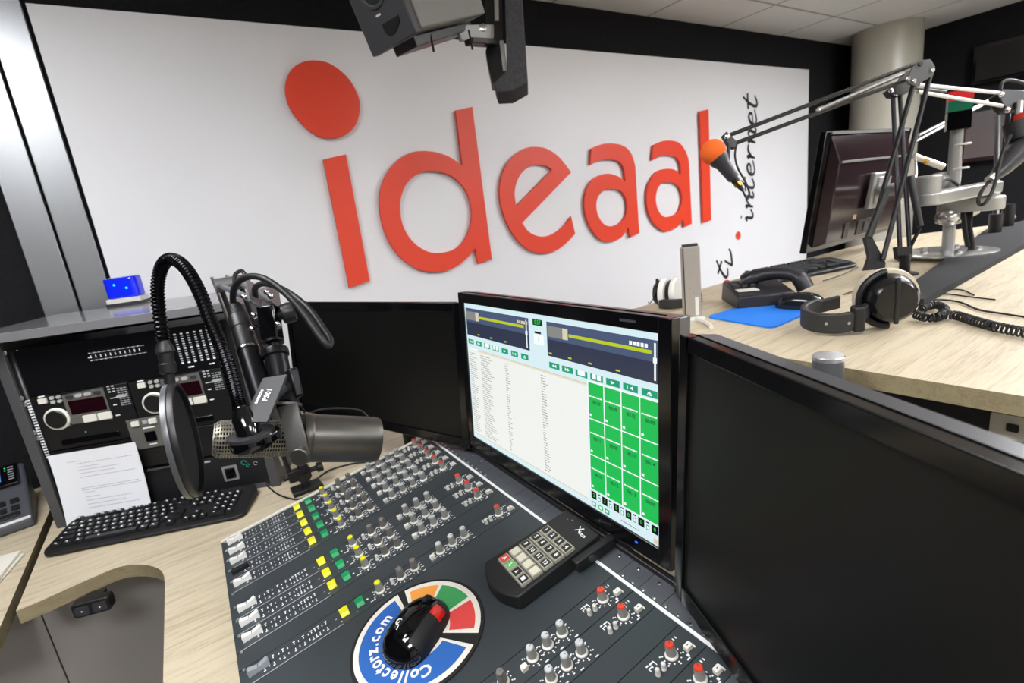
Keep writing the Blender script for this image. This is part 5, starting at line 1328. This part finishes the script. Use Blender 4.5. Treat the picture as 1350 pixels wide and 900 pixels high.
MB().cyl(b0+ax.normalized()*.068, b2, .0095, .008, n=18).build('plug', black, mh, world=True)
MB().cyl(b2-ax.normalized()*.006, b2+ax.normalized()*.004, .0085, n=18).build('plug_ring', mat('brass',(190,150,70),.25,metal=1), mh, world=True)
MB().cyl(b2+ax.normalized()*.004, b3, .006,.004, n=14).build('strain_relief', rubber, mh, world=True)
P0_ = [R(x,y,hd-.004) for x,y in ((955,203),(963,196),(963,218),(957,216))]
MB().hull8(P0_,[p+fw*.022 for p in P0_]).build('clip', black, mh, world=True, bevel=.002)
MB().tube(cr([b3,R(985,262,hd+.01),R(988,255,hd+.02),R(983,240,hd+.02),R(973,222,hd+.02),R(969,205,hd+.02),R(971,190,hd+.02)],7),.0022,8).build('lead', rubber, mh, world=True)
# second arm: upright tubes and two pale bars to the right
A1 = onz(1192,362,FZ+hh+.0005); t = thing('boom_stand', 'second scissor stand with two shiny bars reaching to the right frame edge', 'microphone stand', Matrix.Translation(A1))
clampbase(t, A1); d2 = A1.dot(fw)
MB().cyl(R(1187,340,d2), R(1177,120,d2), .0050, n=12).build('lower_tube', blacksteel, t, world=True)
MB().cyl(R(1200,338,d2), R(1186,118,d2), .0050, n=12).build('lower_tube', blacksteel, t, world=True)
MB().cyl(R(1200,232,d2-.02), R(1213,298,d2-.02), .0075, n=12).build('spring', black, t, world=True)
MB().cyl(R(1213,300,d2-.02), R(1200,326,d2), .004, n=8).build('spring_hook', blacksteel, t, world=True)
P0_ = [R(x,y,d2-.008) for x,y in ((1182,325),(1204,325),(1202,340),(1194,346),(1184,340))]
MB().hull8(P0_,[p+fw*.014 for p in P0_]).build('lower_bracket', blacksteel, t, world=True, bevel=.001)
P0_ = [R(x,y,d2-.012) for x,y in ((1171,118),(1179,112),(1190,113),(1194,119),(1186,126),(1176,125))]
MB().hull8(P0_,[p+fw*.02 for p in P0_]).build('joint_plate', blacksteel, t, world=True, bevel=.001)
for x,y in ((1174,120),(1181,124),(1192,114)): MB().lathe(axisM(R(x,y,d2-.012),-fw),[(.0052,0),(.0052,.003),(0,.005)],14).build('bolt', chrome, t, world=True)
MB().cyl(R(1197,110,d2), R(1322,123,1.30), .0043, n=12).build('upper_bar', mat('bar_silver',(236,236,236),.4,metal=.2), t, world=True)
MB().cyl(R(1210,121,d2), R(1330,141,1.30), .0043, n=12).build('upper_bar', mat('bar_silver',(236,236,236),.4,metal=.2), t, world=True)
MB().cyl(R(1190,114,d2), R(1248,121,d2-.03), .0030, n=12).build('spring', mat('spring_steel',(130,130,130),.3,metal=.9), t, world=True)
P0_ = [R(x,y,1.29) for x,y in ((1316,124),(1325,117),(1352,118),(1352,142),(1330,146),(1322,138))]
MB().hull8(P0_,[p+fw*.03 for p in P0_]).build('end_joint', blacksteel, t, world=True, bevel=.003)
for x,y in ((1320,125),(1328,145)): MB().sphere(R(x,y,1.29),.007,n=12,k=8).build('bolt', chrome, t, world=True)
MB().cyl(R(1344,134,1.285), R(1343,155,1.285), .008, n=14).build('hanger', steel, t, world=True)
MB().tube(cr([R(1320,125,1.30),R(1320,112,1.30),R(1327,106,1.30),R(1340,107,1.30),R(1358,112,1.30)],6),.004,8).build('cable_loop', rubber, t, world=True)
# microphone at the right edge
rm = thing('studio_microphone', 'dark microphone with red rim and silver plug at the right frame edge', 'microphone', Matrix.Translation(R(1335,190,1.25)))
MB().cyl(R(1342,160,1.25), R(1347,182,1.25), .030, n=30).build('shock_mount', black, rm, world=True)
MB().cyl(R(1350,150,1.25), R(1352,172,1.25), .020, n=26).build('red_ring', mat('red_foam',(214,50,30),.7), rm, world=True)
MB().cyl(R(1352,190,1.25), R(1322,222,1.25), .030,.018, n=30).build('body', mat('mic_body_dark',(62,62,66),.35,metal=.3), rm, world=True)
MB().cyl(R(1322,222,1.25), R(1311,233,1.25), .018,.011, n=26).build('body', mat('mic_body_dark',(62,62,66),.35,metal=.3), rm, world=True)
MB().cyl(R(1311,232,1.25), R(1304,238,1.25), .0105, n=22).build('plug', steel, rm, world=True)
MB().tube(cr([R(1304,239,1.25),R(1296,249,1.25),R(1290,262,1.25),R(1292,270,1.25),R(1300,266,1.24),R(1309,250,1.24),R(1316,225,1.24),R(1322,200,1.24),R(1333,178,1.24)],7),.0040,10).build('lead', rubber, rm, world=True)

# monitor on the silver arm (seen from behind)
MV = V((1.571,.736,.113)); tt_ = math.radians(9)
upv = V((0,-math.sin(tt_),math.cos(tt_))); ex_ = V((1,0,0)); Mm = frame(MV, ex_, upv)    # z toward viewer (-Y) = rear of the monitor
t = thing('computer_monitor', 'rear view of a dark monitor on a silver arm over the guest table', 'monitor', Mm)
plum = mat('dark_plum_gloss',(42,27,30),.20,spec=.6)
wM, hM = .57, .34
MB().hull8([(0,-hM,-.018),(wM,-hM,-.018),(wM,0,-.018),(0,0,-.018)],[(.002,-hM+.002,0),(wM-.002,-hM+.002,0),(wM-.002,-.002,0),(.002,-.002,0)]).build('front_frame', glossb, t, bevel=.002)
MB().box((wM/2,-hM/2,-.019),(wM-.03,hM-.03,.003)).build('screen', screenoff, t)
MB().hull8([(.030,-hM+.015,0),(wM-.03,-hM+.015,0),(wM-.03,-.012,0),(.030,-.012,0)],[(.045,-hM+.03,.030),(wM-.045,-hM+.03,.030),(wM-.045,-.082,.030),(.045,-.082,.030)]).build('back_cover', plum, t, bevel=.003)
MB().hull8([(.030,-.010,0),(wM-.03,-.010,0),(wM-.03,-.002,0),(.030,-.002,0)],[(.030,-.010,.004),(wM-.03,-.010,.004),(wM-.03,-.002,.004),(.030,-.002,.004)]).build('top_rim', greyarm, t)
MB().box((wM/2,-.083,.031),(wM-.11,.006,.004)).build('cover_ridge', greyarm, t)
for x_,w_ in ((.13,.03),(.25,.10)):
    r0 = MB().box((x_+.03,-hM+.055,.031),(w_,.045,.003)).build('port_recess', black, t, bevel=.001)
MB().box((.285,-hM+.055,.033),(.03,.03,.004)).build('power_socket', dgrey, t)
MB().box((.20,-hM+.092,.031),(.022,.014,.001)).build('sticker', mat('sticker_beige',(190,160,130),.6), t)
MB().box((wM/2,-hM/2-.005,.045),(.105,.105,.014)).build('mount_plate', greyarm, t, bevel=.003)
MB().box((wM/2+.01,-hM/2-.005,.053),(.080,.080,.010)).build('mount_plate', greyarm, t, bevel=.003)
# pole with arms
pb_ = tabt(1249,333,hh); t = thing('pole_mount', 'silver pole with swing arms holding the rear facing monitor', 'monitor arm', T(pb_.x,pb_.y,FZ+hh))
dp = pb_.dot(fw); 
hp_ = [h for h in [k*.002 for k in range(400)]]
def phgt(py):
    best = min(hp_, key=lambda h: abs((lambda q: 450+F*q.dot(dn)/q.dot(fw)-py)(pb_+V((0,0,h))))); return best
MB().cyl((0,0,0),(0,0,phgt(170)),.0145,n=28).build('pole', greyarm, t)
MB().lathe(Matrix(),[(.11,0),(.11,.004),(.10,.007),(.03,.009),(0,.009)],48).build('base_plate', mat('base_silver',(200,200,198),.22,metal=.8), t)
for k in range(5): 
    a=k*1.256; MB(T(.065*math.cos(a),.065*math.sin(a),.008)).lathe(Matrix(),[(.009,0),(.008,.006),(0,.007)],12).build('fixing_bolt', steel, t)
zc_ = phgt(285)
MB().lathe(T(0,0,zc_-.02),[(.022,0),(.032,.004),(.034,.018),(.032,.030),(.022,.034)],30).build('collar', steel, t)
MB().sphere((-.045,-.01,zc_),.026,sc=(1,.9,.8)).build('clamp_knob', steel, t)
MB().cyl((.03,-.02,zc_-.005),(.055,-.04,zc_+.01),.013,n=18).build('clamp_knob', steel, t)
def armbar(p, q, w, h, name='swing_arm'):
    m = MB(); d = (q-p).normalized(); s_ = d.cross(V((0,0,1))).normalized(); up_ = s_.cross(d); n=10; out=[]
    L_=(q-p).length; A_ = frame(p, d, s_ if True else up_)
    pl2 = [(L_+w/2*math.sin(a), w/2*math.cos(a)) for a in [PI*k/n for k in range(n+1)]] + [(-w/2*math.sin(a), -w/2*math.cos(a)) for a in [PI*k/n for k in range(n+1)]]
    m.prism(pl2,-h/2,h/2,0,A_); return m.build(name, greyarm, t, world=True, bevel=.005, seg=3)
z1 = pb_.z+phgt(272); z2 = pb_.z+phgt(252)
def onzz(x,y,z): return onz(x,y,z)
pr = R(1305,268,dp-.08)
armbar(V((pb_.x,pb_.y,z1)), V((pr.x,pr.y,z1)), .062,.036)
vp_ = Mm @ V((wM/2+.01,-hM/2-.005,.075))
pr2 = R(1303,256,dp-.08)
e1 = V((vp_.x+.10,vp_.y-.07,z2+.0)); e1 = R(1222,262,dp-.22)
armbar(V((pr2.x,pr2.y,z2)), V((e1.x,e1.y,z2)), .054,.030)
MB().cyl(V((pr2.x,pr2.y,z1)),V((pr2.x,pr2.y,z2)),.024,n=24).build('arm_pivot', greyarm, t, world=True)
MB().cyl(V((e1.x,e1.y,z2+.01)),V((e1.x,e1.y,z2+.055)),.026,n=24).build('arm_pivot', greyarm, t, world=True, bevel=.004)
MB().cyl(V((e1.x,e1.y,z2+.035)),vp_+V((0,.03,0)),.017,n=18).build('tilt_head', greyarm, t, world=True)
MB().sphere(V((e1.x,e1.y,z2+.035)).lerp(vp_,.5),.028).build('tilt_head', greyarm, t, world=True)
MB().cyl(V((pb_.x-.03,pb_.y+.03,z2+.03)),V((pb_.x+.02,pb_.y+.02,z2+.03)),.024,n=20).build('arm_pivot', greyarm, t, world=True, bevel=.004)
MB().tube(cr([R(1228,255,dp-.18),R(1236,243,dp-.16),R(1250,236,dp-.12),R(1263,244,dp-.1)],6),.004,8).build('arm_cable', rubber, t, world=True)
MB().tube(cr([R(1278,280,dp-.05),R(1277,300,dp-.05),R(1280,318,dp-.05),R(1281,333,dp-.05)],6),.0085,8,flat=.5).build('arm_cable', rubber, t, world=True)
MB().tube(cr([R(1270,280,dp-.06),R(1272,303,dp-.06),R(1276,325,dp-.05)],6),.006,8,flat=.5).build('arm_cable', rubber, t, world=True)
MB().tube(cr([R(1269,172,dp-.02),R(1267,200,dp-.02),R(1266,230,dp-.02),R(1264,246,dp-.02)],6),.0025,8).build('pole_cable', mat('cable_white',(220,218,210),.5), t, world=True)
for y in (190,222): MB().lathe(T(.007,-.008,phgt(y+2)),[(.0215,0),(.0225,.001),(.0225,.004),(.0215,.005)],24).build('cable_tie', white, t)
# signal lamp on the pole top
lz = phgt(172); lm = thing('signal_lamp', 'small box lamp with red green and black bands on top of the silver pole', 'signal lamp', Matrix.Translation(V((pb_.x,pb_.y,pb_.z+lz))) @ RZ(.37))
hb_ = phgt(120)-lz
for z0_,z1_,mm_,nm in ((0,.48,gloss,'black_segment'),(.48,.76,mat('lamp_green',(0,110,78),.2),'green_segment'),(.76,1.0,mat('lamp_red',(216,24,34),.2),'red_segment')):
    MB().box((0,0,hb_*(z0_+z1_)/2),(.066,.05,hb_*(z1_-z0_))).build(nm, mm_, lm, bevel=.001)
# far background arms and microphone
t = thing('table_microphone', 'small silver microphone behind the black scissor arms', 'microphone', Matrix.Translation(R(1222,211,1.9)))
MB().cyl(R(1205,206,1.9), R(1216,210,1.9), .011, n=18).build('plug', steel, t, world=True)
MB().cyl(R(1216,210,1.9), R(1222,212,1.9), .011, n=18).build('ring', mat('brass',(190,150,70),.25,metal=1), t, world=True)
MB().cyl(R(1222,212,1.9), R(1243,220,1.9), .012, n=18).build('body', steel, t, world=True)
MB().tube(cr([R(1206,206,1.9),R(1208,225,1.88),R(1206,240,1.85),R(1208,262,1.83)],5),.004,8).build('stem', steel, t, world=True)
t = thing('boom_stand', 'dark scissor stand in the background reaching left behind the silver pole', 'microphone stand', Matrix.Translation(R(1325,300,2.35)))
for k,(a_,b_) in enumerate((((1212,178),(1241,160)),((1208,186),(1240,169)))):
    MB().cyl(R(a_[0],a_[1],2.3), R(1314+6*k,127-2*k,2.3), .007, n=10).build('bar', steel, t, world=True)
bb_ = tabt(1311,306,hh); cl = bb_
MB().cyl(V((bb_.x,bb_.y,FZ+.0005)), V((bb_.x,bb_.y,bb_.z+.06)), .018, n=18).build('base_post', blacksteel, t, world=True)
MB().cyl(V((bb_.x,bb_.y,bb_.z+.05)), R(1316,127,2.3), .009, n=10).build('upright', blacksteel, t, world=True)
t = thing('arm_base', 'black arm base with small knob at the far end of the felt strip', 'arm base', Matrix.Translation(tabt(1327,301)))
b2_ = tabt(1327,303); MB().cyl(V((b2_.x,b2_.y,FZ+.0005)), V((b2_.x,b2_.y,FZ+.09)), .018, n=18).build('post', blacksteel, t, world=True)
MB().cyl(R(1318,288,2.2), R(1334,272,2.2), .010, n=12).build('lever', blacksteel, t, world=True)
MB().cyl(V((b2_.x,b2_.y,FZ+.08)), R(1334,272,2.2), .010, n=12).build('lever', blacksteel, t, world=True)
MB().sphere(R(1335,286,2.2),.012,n=12,k=8).build('knob', steel, t, world=True)

# ================================================================== CAMERA, WORLD, RENDER VIEW
cam = bpy.data.cameras.new('camera'); co = bpy.data.objects.new('camera', cam); C.objects.link(co)
cam.sensor_width = 36; cam.lens = F/1350*36; cam.clip_start = .01
co.matrix_basis = Matrix(((rt.x,-dn.x,-fw.x,0),(rt.y,-dn.y,-fw.y,0),(rt.z,-dn.z,-fw.z,0),(0,0,0,1)))
cam.dof.use_dof = True; cam.dof.focus_distance = .72; cam.dof.aperture_fstop = 7.1
bpy.context.scene.camera = co
w = bpy.data.worlds.new('world'); bpy.context.scene.world = w; w.use_nodes = True
w.node_tree.nodes['Background'].inputs[0].default_value = (.8,.85,.9,1); w.node_tree.nodes['Background'].inputs[1].default_value = .05
vs_ = bpy.context.scene.view_settings; vs_.view_transform = 'Standard'; vs_.look = 'None'; vs_.gamma = 1; vs_.exposure = 0.22; vs_.use_curve_mapping = False
# printed marks belong to the surface they are printed on
def fold(o):
    p = o.parent
    if p is None or p.type != 'MESH': return
    a = p.data; b = o.data; off = len(a.vertices); M_ = o.matrix_basis
    sm = [q.use_smooth for q in a.polygons]+[False]*len(b.polygons)
    sh = [e.use_edge_sharp for e in a.edges]; ek = {tuple(sorted(e.vertices)): s for e, s in zip(a.edges, sh)}
    vv = [tuple(v.co) for v in a.vertices]+[tuple(M_ @ v.co) for v in b.vertices]
    ff = [tuple(q.vertices) for q in a.polygons]+[tuple(i+off for i in q.vertices) for q in b.polygons]
    base_ = len(a.materials); mi = [q.material_index for q in a.polygons]+[q.material_index+base_ for q in b.polygons]
    me = bpy.data.meshes.new(a.name); me.from_pydata(vv, [], ff)
    for x in list(a.materials)+list(b.materials): me.materials.append(x)
    me.polygons.foreach_set('material_index', mi); me.polygons.foreach_set('use_smooth', sm)
    for e in me.edges: e.use_edge_sharp = ek.get(tuple(sorted(e.vertices)), True)
    p.data = me; WM.pop(o, None); bpy.data.objects.remove(o)
for o in list(bpy.data.objects):
    if o.name.split('.')[0] in ('printed_scale','printed_marks','marks','rail_marks','print','printed_mark','teal_mark','key_legend','key_mark','arrow_mark','port_marks') and o.type == 'MESH' and len(o.children)==0: fold(o)
for o in list(bpy.data.objects):
    if o.name.startswith('printed_text') and o.parent is not None:
        sib = [c for c in o.parent.children if c.name.startswith('sheet')]
        if sib: o.parent = sib[0]; fold(o)
# lift everything so that the floor is z = 0
for o in list(bpy.data.objects):
    if o.parent is None:
        o.matrix_basis = Matrix.Translation((0,0,LIFT)) @ o.matrix_basis
